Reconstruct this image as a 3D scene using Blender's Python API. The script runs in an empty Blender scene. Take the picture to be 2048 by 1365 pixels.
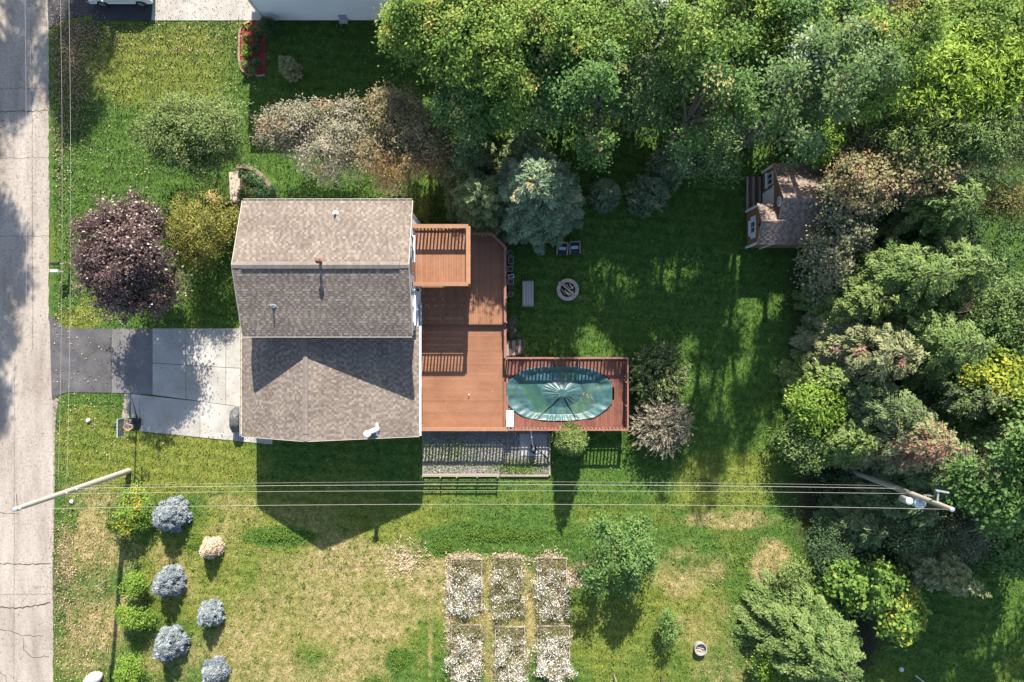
import bpy, math
import numpy as np

# ---------------------------------------------------------------- camera, sky, sun, exposure
scene = bpy.context.scene
COL = scene.collection
CAMH = 46.0                      # metres above the lawn, looking straight down
K = 69.0 / 2048.0                # ground metres per photograph pixel
cam_d = bpy.data.cameras.new('camera')
cam = bpy.data.objects.new('camera', cam_d)
COL.objects.link(cam)
cam.location = (0, 0, CAMH)
cam_d.sensor_width = 36.0
cam_d.lens = 24.0
cam_d.clip_end = 2000.0
scene.camera = cam

SUN_EL = math.radians(36.5)
SUN_AZ = math.radians(4.9)       # from +Y towards +X
world = bpy.data.worlds.new('World')
scene.world = world
world.use_nodes = True
_nt = world.node_tree
_bg = _nt.nodes['Background']
_sky = _nt.nodes.new('ShaderNodeTexSky')
_sky.sky_type = 'NISHITA'
_sky.sun_disc = False
_sky.sun_elevation = SUN_EL
_sky.sun_rotation = SUN_AZ
_nt.links.new(_sky.outputs[0], _bg.inputs[0])
_bg.inputs[1].default_value = 0.10
sun_d = bpy.data.lights.new('sun', 'SUN')
sun_d.energy = 4.6
sun_d.angle = math.radians(0.53)
sun_d.color = (1.0, 0.93, 0.82)
sun = bpy.data.objects.new('sun', sun_d)
COL.objects.link(sun)
sun.rotation_euler = (-(math.pi / 2 - SUN_EL), 0, -SUN_AZ)
sun.location = (0, 40, 40)
scene.view_settings.view_transform = 'Standard'
scene.view_settings.look = 'None'
scene.view_settings.exposure = 1.42
scene.view_settings.gamma = 1.0
scene.render.engine = 'CYCLES'
scene.cycles.max_bounces = 6
scene.cycles.diffuse_bounces = 3
scene.cycles.glossy_bounces = 2
scene.cycles.transmission_bounces = 4

RNG = np.random.default_rng(11)

# ---------------------------------------------------------------- helpers
def G(px, py, z=0.0):
    """photograph pixel + real height -> world point"""
    s = K * (1 - z / CAMH)
    return np.array([(px - 1024.0) * s, -(py - 682.5) * s, z])

def unit(v):
    v = np.asarray(v, float)
    return v / (np.linalg.norm(v, axis=-1, keepdims=True) + 1e-9)

def tag(o, label=None, cat=None, group=None, kind=None):
    if label: o['label'] = label
    if cat: o['category'] = cat
    if group: o['group'] = group
    if kind: o['kind'] = kind
    return o

def link(name, data, parent=None):
    o = bpy.data.objects.new(name, data)
    COL.objects.link(o)
    if parent is not None: o.parent = parent
    return o

def thing(name, label, cat, loc=(0, 0, 0), rz=0.0, group=None):
    o = link(name, None)
    o.location = tuple(float(c) for c in loc)
    o.rotation_euler = (0, 0, rz)
    o.empty_display_size = 0.2
    return tag(o, label, cat, group)

def copy_tree(o, parent=None):
    c = o.copy(); COL.objects.link(c); c.parent = parent
    for ch in list(o.children):
        copy_tree(ch, c)
    return c

def setmat(me, mat):
    if mat is not None: me.materials.append(mat)

def fast_polys(name, V, mat, parent=None, face=None, point=None):
    """V: (n, k, 3) loose polygons"""
    V = np.ascontiguousarray(V, np.float32)
    n, k, _ = V.shape
    me = bpy.data.meshes.new(name)
    me.vertices.add(n * k)
    me.vertices.foreach_set('co', V.reshape(-1))
    me.loops.add(n * k)
    me.loops.foreach_set('vertex_index', np.arange(n * k, dtype=np.int32))
    me.polygons.add(n)
    me.polygons.foreach_set('loop_start', np.arange(n, dtype=np.int32) * k)
    me.update(calc_edges=True)
    for nm, a in (face or {}).items():
        me.attributes.new(nm, 'FLOAT', 'FACE').data.foreach_set('value', np.asarray(a, np.float32))
    for nm, a in (point or {}).items():
        me.attributes.new(nm, 'FLOAT', 'POINT').data.foreach_set('value', np.asarray(a, np.float32))
    setmat(me, mat)
    return link(name, me, parent)

class MB:
    def __init__(s): s.v = []; s.f = []
    def add(s, vs, fs):
        b = len(s.v)
        s.v += [tuple(float(c) for c in p) for p in vs]
        s.f += [tuple(b + i for i in f) for f in fs]
        return s
    def box(s, c, d, rz=0.0, rx=0.0, ry=0.0):
        x, y, z = d[0] / 2, d[1] / 2, d[2] / 2
        p = np.array([(-x,-y,-z),(x,-y,-z),(x,y,-z),(-x,y,-z),(-x,-y,z),(x,-y,z),(x,y,z),(-x,y,z)])
        if rx:
            a = np.array([[1,0,0],[0,math.cos(rx),-math.sin(rx)],[0,math.sin(rx),math.cos(rx)]]); p = p @ a.T
        if ry:
            a = np.array([[math.cos(ry),0,math.sin(ry)],[0,1,0],[-math.sin(ry),0,math.cos(ry)]]); p = p @ a.T
        if rz:
            a = np.array([[math.cos(rz),-math.sin(rz),0],[math.sin(rz),math.cos(rz),0],[0,0,1]]); p = p @ a.T
        p = p + np.asarray(c, float)
        return s.add(p, [(0,3,2,1),(4,5,6,7),(0,1,5,4),(1,2,6,5),(2,3,7,6),(3,0,4,7)])
    def bounds(s, x0, x1, y0, y1, z0, z1):
        return s.box(((x0+x1)/2,(y0+y1)/2,(z0+z1)/2),(x1-x0,y1-y0,z1-z0))
    def bar(s, a, b, w, h):
        """box beam from a to b, w across, h in its own up direction"""
        a = np.asarray(a, float); b = np.asarray(b, float)
        d = unit(b - a); up = np.array([0, 0, 1.0])
        if abs(d[2]) > .98: up = np.array([0, 1.0, 0])
        sd = unit(np.cross(d, up)); u = np.cross(sd, d)
        q = [(-1,-1),(1,-1),(1,1),(-1,1)]
        p = [e + sd*i*w/2 + u*j*h/2 for e in (a, b) for i, j in q]
        return s.add(p, [(0,1,2,3),(7,6,5,4),(0,4,5,1),(1,5,6,2),(2,6,7,3),(3,7,4,0)])
    def tube(s, pts, rad, n=8, cap=True):
        pts = [np.asarray(p, float) for p in pts]
        if np.isscalar(rad): rad = [rad] * len(pts)
        rings = []; prev = None
        for i, p in enumerate(pts):
            d = unit(pts[min(i+1, len(pts)-1)] - pts[max(i-1, 0)])
            ref = np.array([0,0,1.0]) if abs(d[2]) < .9 else np.array([1.0,0,0])
            if prev is not None: ref = prev
            a = unit(np.cross(d, ref)); b = np.cross(a, d); prev = b
            t = np.linspace(0, 2*math.pi, n, endpoint=False)
            rings.append(p + rad[i]*(np.cos(t)[:,None]*a + np.sin(t)[:,None]*b))
        v = [q for r in rings for q in r]; f = []
        for i in range(len(rings)-1):
            for j in range(n):
                f.append((i*n+j, i*n+(j+1)%n, (i+1)*n+(j+1)%n, (i+1)*n+j))
        if cap:
            f.append(tuple(range(n-1,-1,-1))); f.append(tuple((len(rings)-1)*n+j for j in range(n)))
        return s.add(v, f)
    def lathe(s, c, prof, n=20, a0=0.0):
        """prof: list of (r, z) about the vertical through c"""
        v = []; f = []
        for r, z in prof:
            for j in range(n):
                t = a0 + 2*math.pi*j/n
                v.append((c[0]+r*math.cos(t), c[1]+r*math.sin(t), c[2]+z))
        for i in range(len(prof)-1):
            for j in range(n):
                f.append((i*n+j, i*n+(j+1)%n, (i+1)*n+(j+1)%n, (i+1)*n+j))
        f.append(tuple(range(n-1,-1,-1))); f.append(tuple((len(prof)-1)*n+j for j in range(n)))
        return s.add(v, f)
    def prism(s, poly, z0, z1):
        n = len(poly)
        v = [(p[0],p[1],z0) for p in poly] + [(p[0],p[1],z1) for p in poly]
        f = [tuple(range(n-1,-1,-1)), tuple(range(n,2*n))]
        f += [(i,(i+1)%n,n+(i+1)%n,n+i) for i in range(n)]
        return s.add(v, f)
    def extrude(s, poly, a, b):
        """poly of 3D points (planar) pushed along vector from a to b"""
        d = np.asarray(b, float) - np.asarray(a, float)
        n = len(poly); p = [np.asarray(q, float) for q in poly]
        v = p + [q + d for q in p]
        f = [tuple(range(n-1,-1,-1)), tuple(range(n,2*n))]
        f += [(i,(i+1)%n,n+(i+1)%n,n+i) for i in range(n)]
        return s.add(v, f)
    def mesh(s, name, mat, smooth=False):
        me = bpy.data.meshes.new(name)
        me.from_pydata(s.v, [], s.f)
        me.update()
        setmat(me, mat)
        if smooth:
            me.polygons.foreach_set('use_smooth', [True]*len(me.polygons))
        return me
    def build(s, name, mat, parent=None, smooth=False, bevel=0.0):
        o = link(name, s.mesh(name, mat, smooth), parent)
        if bevel:
            m = o.modifiers.new('bevel', 'BEVEL'); m.width = bevel; m.segments = 2; m.limit_method = 'ANGLE'
        return o

def inst(name, me, loc, parent=None, rot=(0,0,0), scale=(1,1,1)):
    o = link(name, me, parent)
    o.location = tuple(float(c) for c in loc); o.rotation_euler = rot; o.scale = scale
    return o

# ---------------------------------------------------------------- materials
def new_mat(name):
    m = bpy.data.materials.new(name); m.use_nodes = True
    nt = m.node_tree
    return m, nt, nt.nodes['Principled BSDF']

def ramp(nt, stops):
    r = nt.nodes.new('ShaderNodeValToRGB')
    e = r.color_ramp.elements
    while len(e) > 1: e.remove(e[-1])
    e[0].position = stops[0][0]; e[0].color = (*stops[0][1], 1)
    for p, c in stops[1:]:
        q = e.new(p); q.color = (*c, 1)
    return r

def noise(nt, scale, detail=4, rough=.6, coord='Object', stretch=None, dist=0.0):
    tc = nt.nodes.new('ShaderNodeNewGeometry' if coord == 'Position' else 'ShaderNodeTexCoord')
    n = nt.nodes.new('ShaderNodeTexNoise')
    n.inputs['Scale'].default_value = scale
    n.inputs['Detail'].default_value = detail
    n.inputs['Roughness'].default_value = rough
    n.inputs['Distortion'].default_value = dist
    if stretch:
        mp = nt.nodes.new('ShaderNodeMapping'); mp.inputs['Scale'].default_value = stretch
        nt.links.new(tc.outputs[coord], mp.inputs[0]); nt.links.new(mp.outputs[0], n.inputs[0])
    else:
        nt.links.new(tc.outputs[coord], n.inputs[0])
    return n

def mixc(nt, a, b, fac, mode='MIX'):
    m = nt.nodes.new('ShaderNodeMix'); m.data_type = 'RGBA'; m.blend_type = mode
    for sock, val in ((m.inputs[6], a), (m.inputs[7], b), (m.inputs[0], fac)):
        if hasattr(val, 'links') or hasattr(val, 'is_linked'): nt.links.new(val, sock)
        elif isinstance(val, (tuple, list)): sock.default_value = (*val, 1)
        else: sock.default_value = val
    return m.outputs[2]

def math_n(nt, op, a, b=None, clamp=False):
    m = nt.nodes.new('ShaderNodeMath'); m.operation = op; m.use_clamp = clamp
    for i, val in enumerate((a, b)):
        if val is None: continue
        if hasattr(val, 'is_linked'): nt.links.new(val, m.inputs[i])
        else: m.inputs[i].default_value = val
    return m.outputs[0]

def attr(nt, name):
    a = nt.nodes.new('ShaderNodeAttribute'); a.attribute_name = name
    return a.outputs['Fac']

def bump(nt, p, h, strength=.4, dist=.02):
    b = nt.nodes.new('ShaderNodeBump'); b.inputs['Strength'].default_value = strength; b.inputs['Distance'].default_value = dist
    nt.links.new(h, b.inputs['Height']); nt.links.new(b.outputs[0], p.inputs['Normal'])

def sc(c, k): return tuple(min(1.0, x * k) for x in c)

def plain(name, col, rough=.7, var=.25, scale=3.0, detail=5, bmp=.2, metal=0.0, stretch=None, objrand=0.0, spec=.3, coord='Position', stain=0.0):
    m, nt, p = new_mat(name)
    n = noise(nt, scale, detail, stretch=stretch, coord=coord)
    r = ramp(nt, [(.25, sc(col, 1 - var)), (.5, col), (.75, sc(col, 1 + var))])
    nt.links.new(n.outputs[0], r.inputs[0])
    out = r.outputs[0]
    if stain:
        ns = noise(nt, .55, 6, .65, coord=coord, dist=.6)
        rs = ramp(nt, [(.36, sc((1, .97, .95), 1 - stain)), (.55, (1, 1, 1)), (.7, sc((1, 1.02, 1.05), 1 + stain*.6))])
        rs.color_ramp.elements[2].color = (1 + stain*.5, 1 + stain*.55, 1 + stain*.6, 1)
        nt.links.new(ns.outputs[0], rs.inputs[0])
        out = mixc(nt, out, rs.outputs[0], 1.0, 'MULTIPLY')
    if objrand:
        oi = nt.nodes.new('ShaderNodeObjectInfo')
        f = math_n(nt, 'MULTIPLY_ADD', oi.outputs['Random'], objrand * 2)
        f.node.inputs[2].default_value = 1 - objrand
        cb = nt.nodes.new('ShaderNodeCombineColor')
        for i in range(3): nt.links.new(f, cb.inputs[i])
        out = mixc(nt, out, cb.outputs[0], 1.0, 'MULTIPLY')
    nt.links.new(out, p.inputs['Base Color'])
    p.inputs['Roughness'].default_value = rough
    p.inputs['Metallic'].default_value = metal
    p.inputs['Specular IOR Level'].default_value = spec
    if bmp:
        n2 = noise(nt, scale * 8, 3, stretch=stretch, coord=coord)
        bump(nt, p, n2.outputs[0], bmp, .01)
    return m

def leaf_mat(name, stops, trans=.28, rough=.6, spec=.12):
    """stops: colours over the per-leaf value 'rnd'"""
    m, nt, p = new_mat(name)
    r = ramp(nt, [(q, sc(c, 1.45)) for q, c in stops])
    nt.links.new(attr(nt, 'rnd'), r.inputs[0])
    nt.links.new(r.outputs[0], p.inputs['Base Color'])
    p.inputs['Roughness'].default_value = rough
    p.inputs['Specular IOR Level'].default_value = spec
    t = nt.nodes.new('ShaderNodeBsdfTranslucent')
    c2 = mixc(nt, r.outputs[0], (1.0, .95, .45), .35, 'MULTIPLY')
    nt.links.new(r.outputs[0], t.inputs[0])
    ms = nt.nodes.new('ShaderNodeMixShader'); ms.inputs[0].default_value = trans
    nt.links.new(p.outputs[0], ms.inputs[1]); nt.links.new(t.outputs[0], ms.inputs[2])
    nt.links.new(ms.outputs[0], nt.nodes['Material Output'].inputs[0])
    return m

def lawn_mat(name, blades=False):
    m, nt, p = new_mat(name)
    nb = noise(nt, .22, 5, .6)
    nm = noise(nt, 1.9, 9, .70)
    nf = noise(nt, 9.0, 4, .7)
    green = ramp(nt, [(.3, (.034, .078, .016)), (.5, (.060, .120, .022)), (.72, (.100, .168, .034))])
    nt.links.new(nm.outputs[0], green.inputs[0])
    yell = ramp(nt, [(.3, (.085, .118, .019)), (.5, (.145, .170, .030)), (.72, (.210, .222, .056))])
    nt.links.new(nm.outputs[0], yell.inputs[0])
    dry = ramp(nt, [(.28, (.120, .122, .034)), (.45, (.215, .190, .070)), (.6, (.33, .262, .130)), (.75, (.52, .43, .26))])
    nt.links.new(nm.outputs[0], dry.inputs[0])
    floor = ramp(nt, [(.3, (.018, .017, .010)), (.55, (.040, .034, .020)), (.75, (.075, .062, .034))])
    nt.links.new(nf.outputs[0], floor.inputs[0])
    wob = math_n(nt, 'MULTIPLY', math_n(nt, 'SUBTRACT', nb.outputs[0], .5), 1.1)
    def zone(a, k=1.0):
        v = math_n(nt, 'ADD', attr(nt, a), math_n(nt, 'MULTIPLY', wob, k))
        mr = nt.nodes.new('ShaderNodeMapRange'); mr.interpolation_type = 'SMOOTHSTEP'
        mr.inputs[1].default_value = .25; mr.inputs[2].default_value = .75
        nt.links.new(v, mr.inputs[0])
        return mr.outputs[0]
    c = mixc(nt, green.outputs[0], yell.outputs[0], zone('yel'))
    tw = nt.nodes.new('ShaderNodeTexCoord'); mw = nt.nodes.new('ShaderNodeMapping'); mw.inputs['Rotation'].default_value = (0, 0, .09)
    nt.links.new(tw.outputs['Object'], mw.inputs[0])
    wv = nt.nodes.new('ShaderNodeTexWave'); wv.bands_direction = 'Y'; wv.inputs['Scale'].default_value = .42; wv.inputs['Distortion'].default_value = 2.2; wv.inputs['Detail'].default_value = 2; wv.inputs['Detail Scale'].default_value = .6
    nt.links.new(mw.outputs[0], wv.inputs[0])
    rw_ = ramp(nt, [(.2, (.80, .84, .80)), (.8, (1.10, 1.08, 1.06))]); nt.links.new(wv.outputs['Fac'], rw_.inputs[0])
    c = mixc(nt, c, rw_.outputs[0], .55, 'MULTIPLY')
    c = mixc(nt, c, dry.outputs[0], zone('dry', 1.5))
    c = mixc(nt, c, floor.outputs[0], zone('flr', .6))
    nk = noise(nt, 4.2, 5, .75)
    fk = ramp(nt, [(.28, (.45, .48, .5)), (.5, (1, 1, 1)), (.72, (1.55, 1.45, 1.35))])
    nt.links.new(nk.outputs[0], fk.inputs[0])
    c = mixc(nt, c, fk.outputs[0], .55, 'MULTIPLY')
    # fine mottling of single tufts
    f = ramp(nt, [(.25, (.55, .55, .55)), (.5, (1, 1, 1)), (.78, (1.5, 1.45, 1.4))])
    src = attr(nt, 'rnd') if blades else nf.outputs[0]
    nt.links.new(src, f.inputs[0])
    c = mixc(nt, c, f.outputs[0], .75, 'MULTIPLY')
    nt.links.new(c, p.inputs['Base Color'])
    p.inputs['Roughness'].default_value = .8
    p.inputs['Specular IOR Level'].default_value = .12
    if not blades:
        nh = noise(nt, 14, 4, .75)
        bump(nt, p, nh.outputs[0], .8, .06)
    return m

M = {}
M['lawn'] = lawn_mat('lawn_soil')
M['blade'] = lawn_mat('grass_blade', True)

def road_mat():
    m, nt, p = new_mat('worn_pale_road')
    a = noise(nt, .35, 6, .6, stretch=(2.2, .5, 1)); b = noise(nt, 6, 6, .7); c = noise(nt, 45, 3, .6)
    r = ramp(nt, [(.3, (.215, .182, .152)), (.5, (.305, .268, .230)), (.7, (.37, .332, .290))])
    nt.links.new(a.outputs[0], r.inputs[0])
    g = ramp(nt, [(.35, (.72, .71, .70)), (.5, (1, 1, 1)), (.68, (1.14, 1.13, 1.12))])
    nt.links.new(b.outputs[0], g.inputs[0])
    col = mixc(nt, r.outputs[0], g.outputs[0], .8, 'MULTIPLY')
    tc = nt.nodes.new('ShaderNodeTexCoord')
    wp = noise(nt, 1.6, 4, .6)
    add = nt.nodes.new('ShaderNodeMixRGB'); add.blend_type = 'ADD'; add.inputs[0].default_value = .35
    nt.links.new(tc.outputs['Object'], add.inputs[1]); nt.links.new(wp.outputs['Color'], add.inputs[2])
    vo = nt.nodes.new('ShaderNodeTexVoronoi'); vo.feature = 'DISTANCE_TO_EDGE'; vo.inputs['Scale'].default_value = .9
    nt.links.new(add.outputs[0], vo.inputs[0])
    cr = ramp(nt, [(0, (.62, .6, .58)), (.008, (.8, .8, .8)), (.018, (1, 1, 1))])
    nt.links.new(vo.outputs['Distance'], cr.inputs[0])
    patch = noise(nt, .5, 2); pr = ramp(nt, [(.5, (0, 0, 0)), (.62, (1, 1, 1))]); nt.links.new(patch.outputs[0], pr.inputs[0])
    col = mixc(nt, col, cr.outputs[0], pr.outputs[0], 'MULTIPLY')
    nt.links.new(col, p.inputs['Base Color'])
    p.inputs['Roughness'].default_value = .9; p.inputs['Specular IOR Level'].default_value = .15
    bump(nt, p, c.outputs[0], .35, .01)
    return m
M['road'] = road_mat()
M['tar'] = plain('dark_joint_filler', (.05, .045, .04), .8, .3, 5)
M['asphalt'] = plain('grey_asphalt', (.085, .083, .087), .85, .35, .9, 8, .3, stain=.25)
M['asphalt_new'] = plain('pale_worn_asphalt', (.135, .130, .130), .85, .28, .7, 8, .3)
M['asphalt_dark'] = plain('neighbour_asphalt', (.042, .043, .048), .85, .3, 1.2, 8, .3)
M['concrete'] = plain('pale_concrete', (.345, .330, .300), .85, .14, 1.1, 8, .15, objrand=.07, stain=.14)
M['concrete_old'] = plain('weathered_concrete', (.245, .215, .175), .9, .25, 1.6, 8, .2)
M['gravel'] = plain('grey_gravel', (.22, .21, .185), .95, .45, 9, 6, .8)
M['mulch_red'] = plain('red_bark_mulch', (.20, .028, .030), .9, .6, 14, 4, .8)
M['mulch'] = plain('brown_mulch', (.07, .045, .032), .95, .5, 12, 4, .8)
M['soil'] = plain('garden_soil', (.11, .085, .055), .95, .4, 10, 4, .8)
M['brick'] = plain('tan_edging_block', (.27, .185, .12), .85, .2, 8, 4, .3, objrand=.2)
M['wallstone'] = plain('brown_wall_block', (.20, .145, .115), .9, .25, 8, 4, .3, objrand=.25)
M['firestone'] = plain('fire_ring_block', (.42, .34, .27), .9, .2, 9, 4, .4, objrand=.15)
M['siding'] = plain('white_vinyl_siding', (.80, .82, .84), .55, .04, .8, 3, 0)
M['white'] = plain('white_paint', (.66, .66, .65), .5, .04, 2, 3, 0)
M['white_plastic'] = plain('white_plastic', (.52, .52, .51), .4, .03, 2, 3, 0)
M['gutter'] = plain('cream_gutter', (.42, .38, .32), .5, .08, 3, 3, 0)
M['glass'] = plain('window_glass', (.03, .04, .05), .08, .2, 1, 2, 0, spec=.7)
M['trimgrey'] = plain('grey_trim', (.35, .36, .36), .5, .1, 3, 3, 0)
M['metal'] = plain('galvanised_metal', (.48, .50, .52), .42, .12, 6, 4, .1, metal=.6)
M['rust'] = plain('rusty_pipe', (.15, .075, .045), .8, .4, 8, 4, .2)
M['black'] = plain('black_plastic', (.022, .022, .024), .55, .3, 6, 4, .1)
M['cover_black'] = plain('black_grill_cover', (.085, .085, .09), .5, .25, 4, 4, .2)
M['wire'] = plain('overhead_wire', (.36, .34, .30), .5, .1, 3, 2, 0)
M['pole'] = plain('weathered_pole_wood', (.31, .275, .225), .85, .3, 3, 6, .3, stretch=(8, 8, .5))
M['pole_grey'] = plain('bleached_pole_wood', (.36, .33, .28), .85, .25, 3, 6, .3, stretch=(8, 8, .5))
M['transformer'] = plain('transformer_enamel', (.50, .57, .58), .45, .08, 4, 3, .05)
M['bark'] = plain('grey_brown_bark', (.115, .092, .070), .9, .35, 6, 5, .5, stretch=(2, 2, .4))
M['bark_pale'] = plain('pale_twig_bark', (.34, .29, .22), .9, .3, 6, 5, .4, stretch=(2, 2, .4))
M['deadwood'] = plain('dry_firewood', (.42, .33, .24), .9, .35, 5, 5, .4, objrand=.35)
M['oldwood'] = plain('grey_weathered_board', (.25, .215, .18), .85, .25, 4, 6, .3, stretch=(10, .6, 4), objrand=.15)
M['oldwood_y'] = plain('grey_weathered_board_lengthwise', (.40, .36, .31), .85, .25, 4, 6, .3, stretch=(10, .6, 4), objrand=.12)
M['darkwood'] = plain('dark_rotting_board', (.085, .062, .048), .9, .4, 4, 6, .4, stretch=(8, .6, 4), objrand=.25)
M['deck'] = plain('orange_brown_deck_stain', (.262, .126, .070), .6, .13, 5, 6, .15, stretch=(6, .5, 4), objrand=.11, stain=.16)
M['deck_h'] = plain('orange_brown_deck_stain_crosswise', (.255, .122, .068), .6, .13, 5, 6, .15, stretch=(.5, 6, 4), objrand=.11, stain=.16)
M['deck_rail'] = plain('paler_rail_stain', (.29, .148, .082), .6, .10, 3, 5, .1, objrand=.06)  # slightly paler stain than the deck boards
M['pooldeck'] = plain('red_brown_pool_deck_stain', (.165, .066, .045), .6, .22, 3, 6, .15, stretch=(6, .5, 4), objrand=.16, stain=.3)
M['pool_rail'] = plain('faded_red_rail_stain', (.225, .105, .074), .65, .25, 4, 6, .15, objrand=.1)
M['shed_siding'] = plain('brown_log_siding', (.21, .115, .055), .7, .2, 5, 6, .2, stretch=(.4, .4, 8), objrand=.1)
M['carpaint'] = plain('white_car_paint', (.72, .73, .73), .2, .02, 1, 2, 0, spec=.6)
M['tyre'] = plain('black_tyre', (.02, .02, .021), .8, .2, 8, 3, .2)
M['rim'] = plain('alloy_rim', (.45, .46, .47), .35, .1, 5, 3, 0, metal=.8)
M['orange'] = plain('orange_rim_paint', (.55, .16, .05), .5, .1, 5, 3, 0)
M['backboard'] = plain('smoked_backboard', (.10, .13, .12), .25, .2, 3, 3, 0, spec=.5)
M['cushion'] = plain('pale_blue_grey_cushion', (.32, .35, .42), .85, .15, 8, 4, .2)
M['concretepot'] = plain('old_concrete_planter', (.30, .30, .28), .9, .3, 7, 5, .3, objrand=.2)
M['terracotta'] = plain('brown_pot', (.16, .10, .075), .8, .3, 7, 5, .2)
M['rock'] = plain('pale_boulder', (.55, .52, .47), .9, .2, 5, 6, .5)
M['coal'] = plain('charcoal_and_ash', (.035, .033, .032), .95, .6, 12, 4, .6)
M['ash'] = plain('pale_ash', (.40, .37, .33), .95, .4, 9, 4, .5)

def shingle_mat(name, stops):
    m, nt, p = new_mat(name)
    r = ramp(nt, stops); nt.links.new(attr(nt, 'rnd'), r.inputs[0])
    n = noise(nt, .55, 5, .6); g = ramp(nt, [(.3, (.80, .79, .80)), (.5, (1, 1, 1)), (.7, (1.1, 1.09, 1.08))]); nt.links.new(n.outputs[0], g.inputs[0])
    c = mixc(nt, r.outputs[0], g.outputs[0], 1.0, 'MULTIPLY')
    n2 = noise(nt, 60, 3, .7); g2 = ramp(nt, [(.3, (.75, .75, .75)), (.5, (1, 1, 1)), (.7, (1.25, 1.25, 1.25))]); nt.links.new(n2.outputs[0], g2.inputs[0])
    c = mixc(nt, c, g2.outputs[0], .6, 'MULTIPLY')
    nt.links.new(c, p.inputs['Base Color'])
    p.inputs['Roughness'].default_value = .92; p.inputs['Specular IOR Level'].default_value = .1
    return m
M['shingle'] = shingle_mat('tan_grey_shingle', [(0, (.122, .098, .082)), (.35, (.150, .122, .102)), (.6, (.170, .140, .117)), (.8, (.200, .166, .138)), (1, (.242, .205, .172))])
M['shingle_shed'] = shingle_mat('brown_shed_shingle', [(0, (.12, .088, .074)), (.5, (.18, .135, .115)), (1, (.26, .20, .17))])
M['ridge'] = plain('ridge_cap_shingle', (.180, .150, .130), .92, .18, 5, 5, .3, objrand=.1)

# ---------------------------------------------------------------- ground zones (colours of the turf itself)
def to_px(x, y): return x / K + 1024.0, 682.5 - y / K

def blob(px, py, cx, cy, rx, ry, s=1.0, soft=.35):
    d = np.sqrt(((px - cx) / rx) ** 2 + ((py - cy) / ry) ** 2)
    return s * np.clip((1 + soft - d) / (2 * soft), 0, 1)

def zones(x, y):
    px, py = to_px(x, y)
    z0 = np.zeros_like(px)
    dry = z0.copy(); yel = z0 + .33; flr = z0.copy()
    for b in ((700, 1190, 280, 130, .62), (560, 1310, 270, 115, .58), (190, 1180, 95, 190, .62), (420, 1130, 120, 120, .42),
              (1440, 1290, 120, 100, .5), (1370, 1140, 90, 60, .55), (1480, 1040, 120, 22, .62), (175, 1075, 26, 55, 1.15),
              (800, 1135, 45, 30, .9), (860, 1220, 8, 130, .8), (1000, 1240, 140, 140, .62), (1160, 1150, 40, 30, .75), (135, 1100, 25, 60, .7),
              (560, 1040, 120, 30, .35), (330, 1010, 240, 30, .35), (1545, 1130, 40, 60, .8), (1520, 1300, 25, 70, .85), (150, 1000, 60, 40, .4)):
        dry = np.maximum(dry, blob(px, py, *b))
    for b in ((330, 140, 190, 110, .60), (150, 120, 60, 110, .5), (330, 930, 230, 80, .72), (170, 880, 70, 90, .6), (640, 1150, 420, 220, .7),
              (950, 1000, 160, 30, .5), (1450, 960, 130, 90, .62), (1300, 1250, 200, 150, .62), (150, 640, 60, 30, .6)):
        yel = np.maximum(yel, blob(px, py, *b))
    for b in ((300, 340, 180, 90), (1250, 620, 330, 290), (1000, 1075, 160, 28), (800, 1320, 26, 20), (560, 1075, 70, 18), (880, 1090, 30, 25), (660, 210, 200, 180)):
        k = blob(px, py, *b); yel = yel * (1 - .85 * k); dry = dry * (1 - .9 * k)
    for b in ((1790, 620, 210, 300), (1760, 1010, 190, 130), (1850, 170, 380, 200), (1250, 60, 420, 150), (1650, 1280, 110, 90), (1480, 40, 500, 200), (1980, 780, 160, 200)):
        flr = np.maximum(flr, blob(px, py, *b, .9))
    return dry, yel, flr

def build_ground():
    xs = np.concatenate([[-420, -150, -70, -46], np.arange(-38, 38.01, .25), [46, 70, 150, 420]])
    ys = np.concatenate([[-420, -150, -60, -34], np.arange(-26, 26.01, .25), [34, 60, 150, 420]])
    X, Y = np.meshgrid(xs, ys)
    inner = (abs(X) < 38.1) & (abs(Y) < 26.1)
    r = np.random.default_rng(3)
    Z = np.where(inner, r.normal(0, .008, X.shape), 0) - .02
    v = np.stack([X, Y, Z], -1).reshape(-1, 3)
    ny, nx = X.shape
    i = np.arange((ny - 1) * (nx - 1)); a = (i // (nx - 1)) * nx + i % (nx - 1)
    f = np.stack([a, a + 1, a + nx + 1, a + nx], -1)
    me = bpy.data.meshes.new('lawn')
    me.vertices.add(len(v)); me.vertices.foreach_set('co', v.reshape(-1).astype(np.float32))
    me.loops.add(f.size); me.loops.foreach_set('vertex_index', f.reshape(-1).astype(np.int32))
    me.polygons.add(len(f)); me.polygons.foreach_set('loop_start', np.arange(len(f), dtype=np.int32) * 4)
    me.update(calc_edges=True)
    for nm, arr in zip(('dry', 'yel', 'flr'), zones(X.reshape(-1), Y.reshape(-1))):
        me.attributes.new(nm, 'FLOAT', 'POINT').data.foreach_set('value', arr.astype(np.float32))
    setmat(me, M['lawn'])
    tag(link('lawn', me), 'mown lawn around the house, green with dry straw patches', 'lawn', kind='structure')
build_ground()

def sheet(name, pts, z, mat, parent=None, thick=.05):
    p = [G(a, b)[:2] for a, b in pts]
    if sum(p[i][0]*p[(i+1)%len(p)][1]-p[(i+1)%len(p)][0]*p[i][1] for i in range(len(p))) < 0: p = p[::-1]
    return MB().prism(p, z - thick, z).build(name, mat, parent)

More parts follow.
